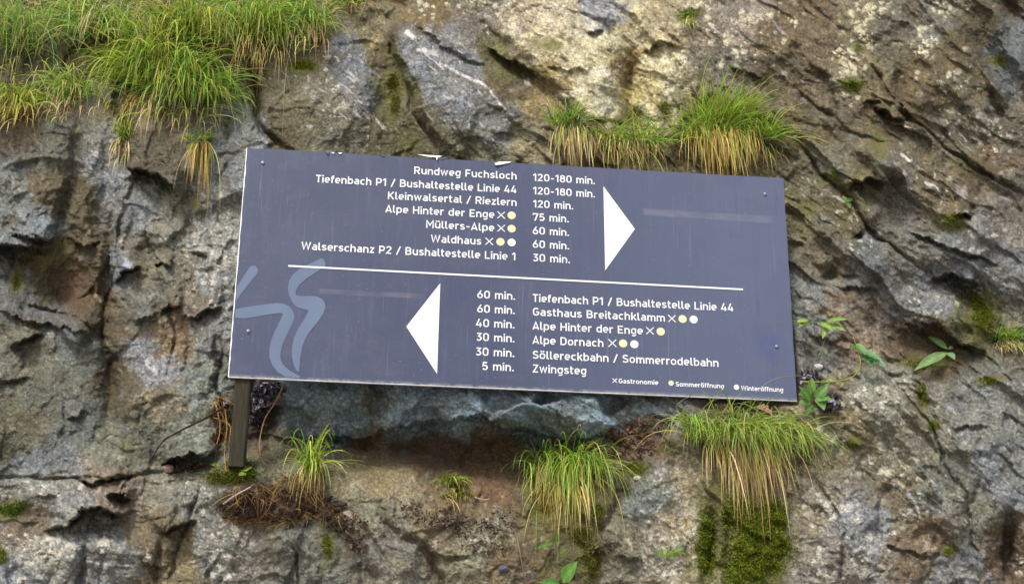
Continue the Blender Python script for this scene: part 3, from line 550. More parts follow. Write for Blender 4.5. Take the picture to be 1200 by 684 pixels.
# --- monoline lettering, drawn stroke by stroke
def arc(cx, cy, rx, ry, a0, a1, n=9):
    return [(cx+rx*math.cos(R(a0+(a1-a0)*i/n)), cy+ry*math.sin(R(a0+(a1-a0)*i/n))) for i in range(n+1)]
e = .08; xh = .665; T = .92
def loop(x0, x1, y0, y1, r=None):
    r = r or min(x1-x0, y1-y0)/2
    return arc(x1-r, y0+r, r, r, -90, 0, 6)+arc(x1-r, y1-r, r, r, 0, 90, 6)+arc(x0+r, y1-r, r, r, 90, 180, 6)+arc(x0+r, y0+r, r, r, 180, 270, 6)
def dot(cx, cy, s=.085): return [(cx-s, cy), (cx+s, cy)]
G = {}
G[' '] = (.28, [])
G['o'] = (.58, [loop(e, .50, e, xh)])
arch = lambda x0, x1: [(x0, .40)]+arc((x0+x1)/2, xh-.2, (x1-x0)/2, .2, 180, 0, 8)+[(x1, 0)]
G['n'] = (.57, [[(e, 0), (e, .74)], arch(e, .49)])
G['m'] = (.86, [[(e, 0), (e, .74)], arch(e, .43), arch(.43, .78)])
G['h'] = (.57, [[(e, 0), (e, 1)], arch(e, .49)])
G['r'] = (.38, [[(e, 0), (e, .74)], [(e, .40)]+arc(.27, xh-.2, .19, .2, 180, 80, 6)+[(.37, xh)]])
G['u'] = (.57, [[(.49, 0), (.49, .74)], [(e, .74), (e, .28)]+arc(.285, .28, .205, .2, 180, 360, 8)])
G['i'] = (.16, [[(e, 0), (e, .74)], dot(e, .93)])
G['j'] = (.2, [[(e, .74), (e, -.1)], dot(e, .93)])
G['l'] = (.26, [[(e, 1), (e, .2)]+arc(.2, .2, .12, .12, 180, 270, 4)+[(.26, e)]])
G['t'] = (.36, [[(.13, .95), (.13, .2)]+arc(.25, .2, .12, .12, 180, 270, 4)+[(.34, e)], [(0, xh), (.34, xh)]])
G['f'] = (.34, [[(.13, 0), (.13, .8)]+arc(.25, .8, .12, .12, 180, 90, 4)+[(.34, T)], [(0, xh), (.33, xh)]])
G['e'] = (.56, [[(.13, .36), (.49, .36), (.49, .46)]+arc(.285, .46, .205, .205, 0, 180, 9)+arc(.285, .285, .205, .205, 180, 310, 8)])
G['a'] = (.55, [[(.13, .62)]+arc(.27, xh-.16, .2, .16, 110, 0, 6)+[(.47, 0)], [(.47, .40), (.24, .40)]+arc(.24, .24, .16, .16, 90, 270, 6)+[(.34, e), (.47, .17)]])
G['s'] = (.50, [[(.43, .60)]+arc(.26, .53, .18, .135, 60, 180, 6)+[(.10, .47), (.19, .40), (.34, .34), (.43, .27)]+arc(.25, .215, .18, .135, 0, -120, 6)+[(.05, .14)]])
G['c'] = (.51, [arc(.29, .46, .21, .205, 45, 180, 7)+arc(.29, .285, .21, .205, 180, 315, 7)])
G['b'] = (.57, [[(e, 0), (e, 1)], loop(e+.005, .50, e, xh)])
G['p'] = (.57, [[(e, -.26), (e, .74)], loop(e+.005, .50, e, xh)])
G['d'] = (.57, [[(.49, 0), (.49, 1)], loop(e, .485, e, xh)])
G['g'] = (.57, [[(.49, .74), (.49, -.05)]+arc(.30, -.04, .19, .15, 0, -90, 5)+[(.12, -.18)], loop(e, .485, e, xh)])
G['k'] = (.53, [[(e, 0), (e, 1)], [(.48, .74), (.12, .30)], [(.22, .44), (.50, 0)]])
G['w'] = (.80, [[(.06, .74), (.23, .06), (.40, .70), (.57, .06), (.74, .74)]])
G['z'] = (.49, [[(.05, xh), (.41, xh), (.08, e), (.46, e)]])
G['R'] = (.65, [[(e, 0), (e, 1)], [(e, T), (.36, T)]+arc(.36, .69, .2, .23, 90, -90, 8)+[(e, .46)], [(.34, .44), (.57, 0)]])
G['P'] = (.62, [[(e, 0), (e, 1)], [(e, T), (.34, T)]+arc(.34, .66, .21, .26, 90, -90, 8)+[(e, .40)]])
G['B'] = (.65, [[(e, 0), (e, 1)], [(e, T), (.34, T)]+arc(.34, .72, .19, .2, 90, -90, 8)+[(e, .52)], [(.3, .52), (.36, .52)]+arc(.36, .3, .21, .22, 90, -90, 8)+[(e, e)]])
G['F'] = (.56, [[(e, 0), (e, 1)], [(e, T), (.53, T)], [(e, .48), (.46, .48)]])
G['E'] = (.58, [[(e, 0), (e, 1)], [(e, T), (.54, T)], [(e, .50), (.48, .50)], [(e, e), (.54, e)]])
G['T'] = (.56, [[(.28, 0), (.28, T)], [(0, T), (.56, T)]])
G['L'] = (.54, [[(e, 1), (e, e), (.52, e)]])
G['K'] = (.65, [[(e, 0), (e, 1)], [(.58, 1), (.11, .40)], [(.24, .54), (.61, 0)]])
G['A'] = (.66, [[(.05, 0), (.33, .95), (.61, 0)], [(.14, .24), (.52, .24)]])
G['H'] = (.68, [[(e, 0), (e, 1)], [(.59, 0), (.59, 1)], [(e, .5), (.59, .5)]])
G['M'] = (.78, [[(e, 0), (e, .97), (.39, .36), (.70, .97), (.70, 0)]])
G['W'] = (.98, [[(.06, 1), (.27, .07), (.49, .94), (.71, .07), (.92, 1)]])
G['Z'] = (.60, [[(.06, T), (.51, T), (.09, e), (.55, e)]])
G['S'] = (.61, [[(.53, .82)]+arc(.31, .72, .22, .2, 50, 180, 7)+[(.11, .63), (.2, .55), (.43, .46), (.52, .36)]+arc(.30, .28, .235, .2, 0, -130, 7)+[(.05, .18)]])
G['D'] = (.66, [[(e, 0), (e, 1)], [(e, T), (.30, T)]+arc(.30, .66, .27, .26, 90, 0, 6)+arc(.30, .34, .27, .26, 0, -90, 6)+[(e, e)]])
G['G'] = (.66, [arc(.34, .66, .25, .26, 35, 180, 8)+arc(.34, .33, .25, .25, 180, 360, 8)+[(.59, .47), (.36, .47)]])
G['0'] = (.62, [loop(e, .52, e, T)])
G['1'] = (.40, [[(.28, 0), (.28, .96)], [(.02, .74), (.29, .97)]])
G['2'] = (.60, [[(e, .74)]+arc(.29, .71, .21, .21, 150, -25, 8)+[(.08, e), (.55, e)]])
G['3'] = (.60, [[(.10, T), (.50, T), (.26, .58), (.34, .57)]+arc(.29, .315, .22, .235, 70, -150, 9)])
G['4'] = (.62, [[(.34, 1), (.06, .24), (.57, .24)], [(.44, .56), (.44, 0)]])
G['5'] = (.60, [[(.50, T), (.14, T), (.11, .52), (.2, .58)]+arc(.29, .335, .225, .255, 105, -150, 9)])
G['6'] = (.61, [[(.40, 1), (.12, .46)], loop(e, .53, e, .56)])
G['7'] = (.56, [[(.05, .76), (.05, T), (.50, T), (.22, 0)]])
G['8'] = (.61, [loop(.11, .49, .53, T), loop(e, .53, e, .55)])
G['.'] = (.18, [dot(.09, .085)])
G['-'] = (.42, [[(.05, .42), (.37, .42)]])
G['/'] = (.46, [[(.04, -.06), (.40, 1.02)]])
for a, b in (('ü', 'u'), ('ö', 'o')): G[a] = (G[b][0], G[b][1]+[dot(.17, .93), dot(.40, .93)])

def ribbons(strokes, wd, z0, V, Fc, zi):
    for s in strokes:
        closed = len(s) > 6 and math.hypot(s[0][0]-s[-1][0], s[0][1]-s[-1][1]) < 1e-3*wd or False
        pts = [s[0]]
        for p in s[1:]:
            if math.hypot(p[0]-pts[-1][0], p[1]-pts[-1][1]) > 1e-3*wd: pts.append(p)
        n = len(pts)
        if n < 2: continue
        b0 = len(V)
        for i, p in enumerate(pts):
            a = pts[max(i-1, 0)]; c = pts[min(i+1, n-1)]
            d1 = (p[0]-a[0], p[1]-a[1]); d2 = (c[0]-p[0], c[1]-p[1])
            def nz(d):
                l = math.hypot(*d); return (d[0]/l, d[1]/l) if l > 1e-9 else None
            d1 = nz(d1) or nz(d2); d2 = nz(d2) or d1
            nx_, ny_ = -(d1[1]+d2[1]), d1[0]+d2[0]; l = math.hypot(nx_, ny_) or 1; nx_ /= l; ny_ /= l
            k = min(1/max(nx_*-d1[1]+ny_*d1[0], .35), 1.9)*wd/2
            z = z0+.00006*(zi[0] % 7)
            V.append((p[0]+nx_*k, p[1]+ny_*k, z)); V.append((p[0]-nx_*k, p[1]-ny_*k, z))
        for i in range(n-1): Fc.append((b0+2*i, b0+2*i+1, b0+2*i+3, b0+2*i+2))
        zi[0] += 1

def text_line(txt, pl, pr, cap=.0226, wd=.158, gap=.095, name='text_line'):
    a, b = sign_uv(*pl), sign_uv(*pr); width = b[0]-a[0]; v = (a[1]+b[1])/2
    tot = sum(G[c][0] for c in txt)+gap*(len(txt)-1); sx = width/tot; x = a[0]; V = []; Fc = []; zi = [0]
    for c in txt:
        adv, st = G[c]
        S_ = [[(x+p[0]*sx, v+p[1]*cap) for p in s] for s in st]
        for s in S_:
            pass
        # closed loops: repeat the first point
        S_ = [s+[s[0], s[1]] if len(o_) == 28 else s for s, o_ in zip(S_, st)]
        ribbons(S_, wd*cap, .0008, V, Fc, zi); x += (adv+gap)*sx
    me = mesh(name, V, Fc, False)
    bm = bmesh.new(); bm.from_mesh(me)
    for f in bm.faces:
        f.normal_update()
        if f.normal.z < 0: f.normal_flip()
    bm.to_mesh(me); bm.free()
    o = link(name, me, M_white, sign); o['label'] = 'white lettering reading '+txt
    return o
ROWS = [('Rundweg Fuchsloch', (485.1, 204.5), (605.5, 210.2)), ('Tiefenbach P1 / Bushaltestelle Linie 44', (369.9, 214.4), (605.5, 226)), ('Kleinwalsertal / Riezlern', (454.3, 234), (605.5, 241.2)),
        ('Alpe Hinter der Enge', (451.5, 249.3), (579.2, 255.4)), ('Müllers-Alpe', (499.1, 267.3), (579.2, 271)), ('Waldhaus', (504.7, 284.1), (564, 286.9)), ('Walserschanz P2 / Bushaltestelle Linie 1', (352.8, 293), (604.4, 304.5)),
        ('120-180 min.', (624.6, 211.9), (697.2, 216.4)), ('120-180 min.', (624.6, 227.6), (697.2, 231.8)), ('120 min.', (624.6, 243.2), (671.7, 245.6)), ('75 min.', (624.4, 258.6), (666.6, 260.8)), ('60 min.', (624.1, 274.4), (666.9, 276.8)), ('60 min.', (624.1, 290.2), (667, 292.6)), ('30 min.', (624.1, 306.1), (667.9, 308.6)),
        ('60 min.', (559, 349.3), (603.6, 351.3)), ('60 min.', (559, 366.1), (603.3, 368)), ('40 min.', (557.7, 382.7), (602.9, 384.8)), ('30 min.', (557.7, 399), (602.9, 401.2)), ('30 min.', (557.1, 416.3), (602.7, 418.3)), ('5 min.', (564.7, 433.2), (602.1, 435)),
        ('Tiefenbach P1 / Bushaltestelle Linie 44', (624.2, 352.9), (859.7, 365.6)), ('Gasthaus Breitachklamm', (624.2, 369.2), (779.4, 377.4)), ('Alpe Hinter der Enge', (624, 385.8), (753.3, 392.2)), ('Alpe Dornach', (624, 402.8), (707.2, 406.4)), ('Söllereckbahn / Sommerrodelbahn', (624, 419.5), (842.2, 430.4)), ('Zwingsteg', (624, 436.1), (687.2, 439.2))]
for r_ in ROWS: text_line(*r_)
for t_, a, b in [('Gastronomie', (725, 448.6), (771.3, 450.9)), ('Sommeröffnung', (791.7, 452.2), (848.5, 455.1)), ('Winteröffnung', (868.5, 456.8), (917.9, 459.6))]:
    text_line(t_, a, b, .0128, .185, .09)
def disc(px, py, rpx, m, name, label=None):
    u, v = sign_uv(px, py); r = rpx/437
    o = link(name, grid_mesh([[(u+r*math.cos(k*math.pi/12), v+r*math.sin(k*math.pi/12)) for k in range(24)]], .0007, name), m, sign)
    if label: o['label'] = label
for x, y in [(599.5, 252.4), (599.5, 268), (586.4, 283.4), (799.8, 373.7), (774.2, 388.4), (730.2, 402.3)]: disc(x, y, 5, M_yellow, 'yellow_dot')
for x, y in [(599.5, 284.1), (812.8, 374.3), (743.3, 403.2)]: disc(x, y, 4.9, M_white, 'white_dot')
disc(786.4, 448.7, 3.2, M_yellow, 'yellow_dot'); disc(863, 453.5, 3.2, M_white, 'white_dot')
for x, y, s in [(587.3, 252.1, 4.4), (587.3, 267.5, 4.4), (573.3, 282.9, 4.4), (787.3, 373.2, 4.4), (761.6, 387.5, 4.4), (717.6, 401.9, 4.6), (720.4, 445.8, 2.6)]:
    u, v = sign_uv(x, y); k = s/437; V = []; Fc = []
    ribbons([[(u-k, v-k), (u+k, v+k)], [(u-k, v+k), (u+k, v-k)]], .0026 if s > 3 else .0021, .0008, V, Fc, [0])
    link('cross_mark', mesh('cross_mark', V, [f[::-1] for f in Fc], False), M_white, sign)
# screws
def screw_mesh(r=.0048):
    bm = bmesh.new(); prof = [(r, .0), (r, .0015), (r*.75, .0035), (r*.3, .004), (r*.28, .0025)]; rings = []
    for rr, z in prof: rings.append([bm.verts.new((rr*math.cos(k*math.pi/6), rr*math.sin(k*math.pi/6), z)) for k in range(12)])
    for a, b in zip(rings, rings[1:]):
        for k in range(12): bm.faces.new((a[k], a[(k+1) % 12], b[(k+1) % 12], b[k]))
    bm.faces.new(rings[-1]); me = bpy.data.meshes.new('screw'); bm.to_mesh(me); bm.free(); me.materials.append(M_steel); return me
sm_ = screw_mesh()
for x, y in [(308, 191), (896.5, 227.5), (291, 388), (910, 406)]:
    o = bpy.data.objects.new('screw', sm_); COL.objects.link(o); o.parent = sign; u, v = sign_uv(x, y); o.location = (u, v, .0003)
# torn film curling off the upper edge
def flap(pts, lift, m):
    bm = bmesh.new(); vs = []
    for (x, y), l in zip(pts, lift):
        u, v = sign_uv(x, y); vs.append(bm.verts.new((u, v, .001+l)))
    bm.faces.new(vs); bmesh.ops.triangulate(bm, faces=bm.faces[:])
    bmesh.ops.solidify(bm, geom=bm.faces[:], thickness=.0004)
    me = bpy.data.meshes.new('torn_film'); bm.to_mesh(me); bm.free(); link('torn_film', me, m, sign)
flap([(489, 181.2), (503, 182.6), (518.5, 183.4), (512.8, 185.4), (511.8, 189.5), (510.6, 185.3), (500, 184)], [0, .002, .001, .004, .006, .004, .002], M_tear)
flap([(579, 192.5), (584, 190.6), (599, 189.6), (597, 191.2), (586, 193.8), (581, 194.6)], [.004, .003, 0, .001, .003, .005], M_tear)
flap([(381, 178.2), (386, 178.6), (384.5, 182)], [0, 0, .004], M_tarn); flap([(388, 179), (392, 178.9), (391, 181.2)], [0, 0, .003], M_tear)
flap([(396, 179.3), (401, 179.3), (399, 181.5)], [0, 0, .003], M_tear); flap([(444, 181.4), (450, 182.4), (451, 184)], [0, .001, .002], M_tarn); flap([(520, 184), (526, 184.8), (516, 188)], [0, 0, .0], M_tarn)
# the post
def post():
    u0, _ = sign_uv(272.5, 480); u1, _ = sign_uv(291, 480); vb = sign_uv(280, 545)[1]; vt = .26
    bm = bmesh.new(); rows = []; rnd = random.Random(4)
    for k in range(15):
        v = vb+(vt-vb)*k/14; ring = []
        for (x, z) in [(u0+.004, -.007), (u1-.004, -.007), (u1, -.011), (u1, -.042), (u1-.004, -.046), (u0+.004, -.046), (u0, -.042), (u0, -.011)]:
            ring.append(bm.verts.new((x+rnd.uniform(-.0012, .0012), v, z+rnd.uniform(-.001, .0004))))
        rows.append(ring)
    for a, b in zip(rows, rows[1:]):
        for k in range(8): bm.faces.new((a[k], a[(k+1) % 8], b[(k+1) % 8], b[k]))
    bm.faces.new(rows[0][::-1]); bm.faces.new(rows[-1]); bmesh.ops.recalc_face_normals(bm, faces=bm.faces[:])
    me = bpy.data.meshes.new('post'); bm.to_mesh(me); bm.free()
    m, nt, b = mat_new('mossy_weathered_wood'); L = nt.links.new
    tc = N(nt, 'ShaderNodeTexCoord'); mp = N(nt, 'ShaderNodeMapping'); mp.inputs['Scale'].default_value = (6, .5, 6); L(tc.outputs['Object'], mp.inputs[0])
    n1 = N(nt, 'ShaderNodeTexNoise'); n1.inputs['Scale'].default_value = 40; n1.inputs['Detail'].default_value = 6; L(mp.outputs[0], n1.inputs['Vector'])
    cr = N(nt, 'ShaderNodeValToRGB'); cr.color_ramp.elements[0].position = .3; cr.color_ramp.elements[0].color = (*lin((24, 21, 12)), 1); cr.color_ramp.elements[1].position = .72; cr.color_ramp.elements[1].color = (*lin((52, 47, 25)), 1)
    L(n1.outputs['Fac'], cr.inputs[0]); L(cr.outputs[0], b.inputs['Base Color']); b.inputs['Roughness'].default_value = .9
    bp = N(nt, 'ShaderNodeBump'); bp.inputs['Strength'].default_value = .7; bp.inputs['Distance'].default_value = .004; L(n1.outputs['Fac'], bp.inputs['Height']); L(bp.outputs[0], b.inputs['Normal'])
    o = link('post', me, m, sign); o['label'] = 'mossy wooden post holding the panel at its lower left'
post()

# ------------------------------------------------------------------ plants
def leaf_mat(name, trans=.35, rough=.5):
    m, nt, b = mat_new(name); L = nt.links.new
    at = N(nt, 'ShaderNodeAttribute'); at.attribute_name = 'tint'; tc = N(nt, 'ShaderNodeTexCoord')
    no = N(nt, 'ShaderNodeTexNoise'); no.inputs['Scale'].default_value = 120; no.inputs['Detail'].default_value = 3; L(tc.outputs['Object'], no.inputs['Vector'])
    mr = N(nt, 'ShaderNodeMapRange'); mr.inputs[3].default_value = .72; mr.inputs[4].default_value = 1.28; L(no.outputs['Fac'], mr.inputs[0])
    sc = N(nt, 'ShaderNodeVectorMath', operation='SCALE'); L(at.outputs['Color'], sc.inputs[0]); L(mr.outputs[0], sc.inputs['Scale'])
    L(sc.outputs[0], b.inputs['Base Color']); b.inputs['Roughness'].default_value = rough; b.inputs['Specular IOR Level'].default_value = .35
    tr = N(nt, 'ShaderNodeBsdfTranslucent'); L(sc.outputs[0], tr.inputs[0]); mx = N(nt, 'ShaderNodeMixShader'); mx.inputs[0].default_value = trans
    L(b.outputs[0], mx.inputs[1]); L(tr.outputs[0], mx.inputs[2]); L(mx.outputs[0], nt.nodes['Material Output'].inputs['Surface'])
    return m
M_green = leaf_mat('green_grass', .45, .42); M_dry = leaf_mat('dry_grass', .25, .6); M_moss = leaf_mat('moss_green', .2, .8); M_leaf = leaf_mat('green_leaf', .4, .4); M_bark = leaf_mat('bark_and_root', .0, .85)

def nrm(a): return a/np.maximum(np.linalg.norm(a, axis=-1, keepdims=True), 1e-9)
def push_out(P, gap=.003, rng=None):
    x = P[..., 0]; y = P[..., 1]; z = P[..., 2]-1.6
    depth = y*CP+z*SP; up = -y*SP+z*CP
    px = 600+F*x/depth; py = 342-F*up/depth
    i = np.clip(np.searchsorted(AX, px), 0, len(AX)-1); j = np.clip(np.searchsorted(AY, py), 0, len(AY)-1)
    yr = YB-H[j, i]+LEAN*z
    P[..., 1] = np.minimum(y, yr-gap); return P
GREENS = [(142, 178, 60), (122, 164, 50), (164, 196, 80), (106, 142, 44), (130, 180, 100), (182, 192, 92), (84, 112, 38)]
DRYS = [(198, 174, 116), (176, 144, 88), (150, 112, 70), (214, 194, 142), (140, 104, 72), (170, 162, 88), (116, 86, 60), (150, 162, 76), (196, 176, 110)]
def pick(rng, pal, n, k=1.14):
    P_ = np.array([lin(c) for c in pal]); i = rng.integers(0, len(pal), n); return P_[i]*rng.uniform(.75, 1.25, (n, 1))*k
def blade_mesh(name, root, d, Ln, wid, droop, col0, col1, rng, segs=8, wob=.12):
    n = len(root); side = nrm(np.cross(d, rng.normal(size=(n, 3))*np.array([.35, 1., .35])+np.array([0, -.2, 0]))); side = nrm(side+np.array([.3, 0, 0])*rng.choice([-1, 1], (n, 1)))
    p = root.copy(); V = np.zeros((n, segs+1, 2, 3), np.float32); Ck = np.zeros((n, segs+1, 2, 3), np.float32)
    ph = rng.uniform(0, 6.28, (n, 1)); dr = np.asarray(droop).reshape(-1, 1)*np.ones((n, 1))
    for k in range(segs+1):
        t = k/segs; ww = (wid*(1-t**2.2)*(.6+.4*min(1, t*5)))[:, None]
        pts = push_out(p.copy(), .003+.0)
        V[:, k, 0] = pts-side*ww/2; V[:, k, 1] = pts+side*ww/2
        c = col0*(1-t)+col1*t; Ck[:, k, 0] = c; Ck[:, k, 1] = c
        d = nrm(d+np.array([0, 0, -1.])*dr*(1.6/segs)*(.5+1.2*t)+wob*np.sin(ph+t*5)*np.array([.4, 0, .12]))
        p = pts+d*(Ln/segs)[:, None]
    idx = np.arange(n)[:, None]*(segs+1)*2+np.arange(segs)[None]*2; idx = idx.ravel()
    Fc = np.stack([idx, idx+1, idx+3, idx+2], 1)
    return V.reshape(-1, 3), Fc, Ck.reshape(-1, 3)
PX = 1/434.
def roots(rng, n, cx, cy, rx, ry, lift=.01):
    a = rng.uniform(0, 6.283, n); r = np.sqrt(rng.uniform(0, 1, n)); xs = cx+rx*r*np.cos(a); ys = cy+ry*r*np.sin(a)
    return np.array([P3(x, y, lift*rng.random()) for x, y in zip(xs, ys)]), (xs-cx)/max(rx, 1)
def tuft(label, group, green=[], dry=[], seed=0, name='grass_tuft', cat='grass tuft', strands=None, gpal=GREENS):
    rng = np.random.default_rng(seed); hue = np.array([rng.uniform(.86, 1.14), rng.uniform(.94, 1.06), rng.uniform(.7, 1.5)]); wf = rng.uniform(.8, 1.25); thin = rng.uniform(.62, .9)
    first = (green or dry)[0]; base = P3(first[0], first[1]); root = empty(name, Vector(base), label, cat, group)
    for kind, specs, pal, m, nm in (('g', green, gpal, M_green, 'green_blades'), ('d', dry, DRYS, M_dry, 'dry_blades')):
        Vs, Fs, Cs = [], [], []; off = 0
        for cx, cy, rx, ry, n, l0, l1, up, out, lat, droop in specs:
            if kind == 'd': ry *= 1.7; n = int(n*thin)
            P0, sx = roots(rng, n, cx, cy, rx, ry)
            # blades grow in small bunches that lean together
            nb = max(3, n//11); bunch = rng.integers(0, nb, n); bl = rng.normal(size=nb)[bunch]; bo = rng.uniform(.4, 1.4, nb)[bunch]
            hub = P0[rng.integers(0, n, nb)][bunch]; P0 = P0*.45+hub*.55 if n > 60 else P0; P0 = push_out(P0, .002)
            d = nrm(np.stack([lat*(.7*sx+.55*bl+.45*rng.normal(size=n)), -out*bo*rng.uniform(.5, 1.5, n), up*rng.uniform(.4, 1.6, n)], 1))
            Ln = rng.uniform(l0*.7, l1*1.05, n)*PX*(1+.22*np.clip(bl, -1.5, 1.5)); wid = rng.uniform(.0018, .0044, n) if kind == 'g' else rng.uniform(.0014, .0034, n)
            wid *= wf; kink = rng.random(n) < .10; Ln = np.where(kink, Ln*.55, Ln); wid = np.where(kink, wid*1.5, wid)
            c0 = pick(rng, pal, n)*hue; c1 = c0*1.1
            if kind == 'g':
                q = rng.random(n)[:, None] < .35; c1 = np.where(q, pick(rng, DRYS[:2]+[(170, 170, 90)], n), c0*1.15); c0 = c0*.9
            else:
                q = rng.random(n)[:, None] < .36; c0 = np.where(q, pick(rng, GREENS, n), c0); Ln = Ln*rng.uniform(.55, 1.12, n)
            a, b, c = blade_mesh(nm, P0, d, Ln, wid, rng.uniform(.6, 1.4, n)*droop, c0, c1, rng)
            Vs.append(a); Fs.append(b+off); Cs.append(c); off += len(a)
        if Vs: link(nm, mesh(nm, np.concatenate(Vs)-base, np.concatenate(Fs), True, np.concatenate(Cs)), m, root)
    if strands:
        for pts, r, col in strands: tube_part('stalk', pts, r, col, root, M_green)
    return root

def tube_arrays(P, r0, r1, col, sides=5, rng=None, wob=0.):
    P = np.asarray(P, float)
    if wob and rng is not None: P[1:-1] += rng.normal(size=(len(P)-2, 3))*wob
    # resample smoothly
    n = (len(P)-1)*5+1; tt = np.linspace(0, len(P)-1, n); Q = []
    for t in tt:
        i = min(int(t), len(P)-2); f = t-i; a = P[max(i-1, 0)]; b = P[i]; c = P[i+1]; d = P[min(i+2, len(P)-1)]
        Q.append(.5*((2*b)+(c-a)*f+(2*a-5*b+4*c-d)*f*f+(3*b-a-3*c+d)*f**3))
    Q = np.array(Q); T_ = nrm(np.gradient(Q, axis=0)); A = nrm(np.cross(T_, np.array([.3, .9, .2]))); B = np.cross(T_, A)
    V = []; Fc = []
    for k in range(n):
        r = r0+(r1-r0)*k/(n-1); r *= 1+.12*math.sin(k*2.3)
        for s in range(sides):
            an = 2*math.pi*s/sides; V.append(Q[k]+(A[k]*math.cos(an)+B[k]*math.sin(an))*r)
    for k in range(n-1):
        for s in range(sides): Fc.append((k*sides+s, k*sides+(s+1) % sides, (k+1)*sides+(s+1) % sides, (k+1)*sides+s))
    V.append(Q[-1]+T_[-1]*r1); 
    for s in range(sides): Fc.append(((n-1)*sides+s, (n-1)*sides+(s+1) % sides, len(V)-1, len(V)-1))
    V = np.array(V); Fc = [list(f) for f in Fc]; F4 = [f for f in Fc if f[2] != f[3]]
    return V, np.array(F4), np.tile(np.asarray(col), (len(V), 1))
def path3(pts, lift=.006, gaps=None):
    """points (px, py[, extra lift in metres]) laid over the rock"""
    return np.array([P3(p[0], p[1], p[2] if len(p) > 2 else lift) for p in pts])
def tube_part(name, pts, r, col, parent, m, lift=.006, r1=None):
    V, Fc, Cc = tube_arrays(path3(pts, lift), r, r1 if r1 is not None else r*.5, lin(col)*.8)
    return link(name, mesh(name, V-np.array(parent.location), Fc, True, Cc), m, parent)

TG = 'grass tufts growing out of the rock'
# spec: cx, cy, rx, ry, n, len0, len1, up, out, lateral, droop
tuft('large grass tuft with long brown hanging blades below the sign\'s lower right corner', TG,
     [(875, 512, 70, 12, 620, 40, 92, .5, .9, .75, 1.3), (812, 505, 22, 10, 120, 40, 84, .4, .8, -.7, 1.4), (930, 515, 24, 12, 170, 44, 78, .3, .8, .75, 1.5), (850, 508, 60, 8, 24, 40, 70, 1.0, .8, .8, 1.2)],
     [(876, 520, 58, 12, 430, 50, 104, -.2, .6, .16, 1.9), (868, 530, 30, 10, 90, 60, 105, -.4, .5, .12, 1.9)], 21,
     strands=[([(812, 500, .02), (792, 478, .05), (815, 462, .07), (850, 462, .06)], .0011, (170, 180, 110)), ([(880, 505, .05), (880, 470, .24), (903, 446, .27), (935, 440, .24), (962, 447, .08)], .0010, (176, 178, 130)),
              ([(900, 500, .03), (925, 490, .08), (950, 478, .08)], .0010, (180, 180, 120))])
tuft('grass tuft hanging over the dark hollow below the middle of the sign', TG,
     [(660, 550, 48, 14, 420, 50, 100, .45, .8, .42, 1.6), (688, 545, 26, 10, 110, 50, 96, .4, .8, .5, 1.6), (670, 545, 40, 8, 22, 30, 56, 1.8, .5, .4, .7)],
     [(660, 560, 48, 14, 230, 60, 110, -.1, .6, .2, 1.9)], 22,
     strands=[([(655, 545, .03), (650, 520, .04), (640, 500, .04), (638, 478, .03)], .0012, (110, 140, 60)), ([(640, 540, .02), (632, 515, .03), (626, 500, .03)], .0012, (190, 185, 130)), ([(634, 525, .02), (625, 512, .04), (612, 507, .04), (600, 509, .03)], .0011, (160, 190, 150)),
              ([(700, 545, .04), (704, 520, .06), (712, 500, .06)], .0011, (110, 150, 90))])
tuft('bushy grass tuft standing on the top edge behind the sign\'s right half', TG,
     [(852, 150, 46, 18, 460, 40, 78, 1.3, .7, .8, .9), (815, 165, 30, 14, 120, 35, 60, .8, .7, -.6, 1.), (895, 160, 22, 12, 110, 35, 66, .5, .7, 1., 1.2)],
     [(846, 158, 52, 14, 560, 44, 84, -.3, .45, .12, 1.9), (905, 175, 14, 8, 30, 30, 45, -.3, .6, .5, 1.6)], 23)
tuft('small grass tuft behind the top edge of the sign left of the bushy one', TG,
     [(664, 146, 28, 10, 130, 24, 48, .9, .8, .7, 1.0)], [(672, 152, 30, 10, 280, 44, 80, -.3, .45, .16, 1.9)], 24)
tuft('thin mixed green and straw grass between the two tufts on the sign\'s top edge', TG,
     [(740, 166, 60, 14, 260, 24, 54, .7, .8, .9, 1.2)], [(732, 166, 60, 12, 440, 34, 64, -.2, .45, .3, 1.9)], 25)
tuft('small narrow grass tuft on the dark soil clump under the sign\'s left part', TG,
     [(366, 548, 13, 6, 110, 40, 86, 1.0, .8, .45, 1.7), (366, 545, 10, 4, 10, 30, 50, .6, .6, 1.4, .5)], [(366, 552, 13, 5, 50, 50, 80, .1, .8, .3, 1.8)], 26)
tuft('straw coloured grass bundle hanging left of the sign\'s upper corner', TG,
     [(233, 163, 16, 5, 60, 14, 28, .6, .8, 1., .9)], [(234, 168, 13, 5, 130, 70, 118, -.2, .5, .14, 2.2)], 27)
tuft('small vivid green grass tuft with a straw skirt in the rock notch at upper left', TG,
     [(147, 158, 8, 12, 150, 14, 30, .5, .7, .5, 1.0)], [(143, 170, 9, 8, 90, 26, 50, -.4, .5, .2, 2.0)], 28)
tuft('low grass tuft in the crevice at the right edge of the picture', TG,
     [(1184, 398, 24, 7, 130, 12, 28, .9, .6, .7, 1.0)], [(1186, 404, 24, 6, 150, 18, 34, -.1, .7, .4, 1.6)], 29)
tuft('tiny grass tuft on moss high above the sign', TG, [(806, 18, 9, 3, 20, 6, 12, .5, .6, .6, 1.)], [(808, 24, 9, 3, 26, 16, 30, -.2, .7, .4, 1.7)], 30)
tuft('small feathery green tuft between the two tufts under the sign', TG,
     [(530, 562, 20, 6, 110, 12, 34, .3, .9, .8, 1.4), (536, 578, 16, 6, 60, 10, 24, .2, .9, .8, 1.3)], [(528, 580, 14, 5, 26, 16, 26, -.2, .8, .3, 1.7)], 31, gpal=[(100, 130, 30), (120, 145, 40), (84, 110, 26)])
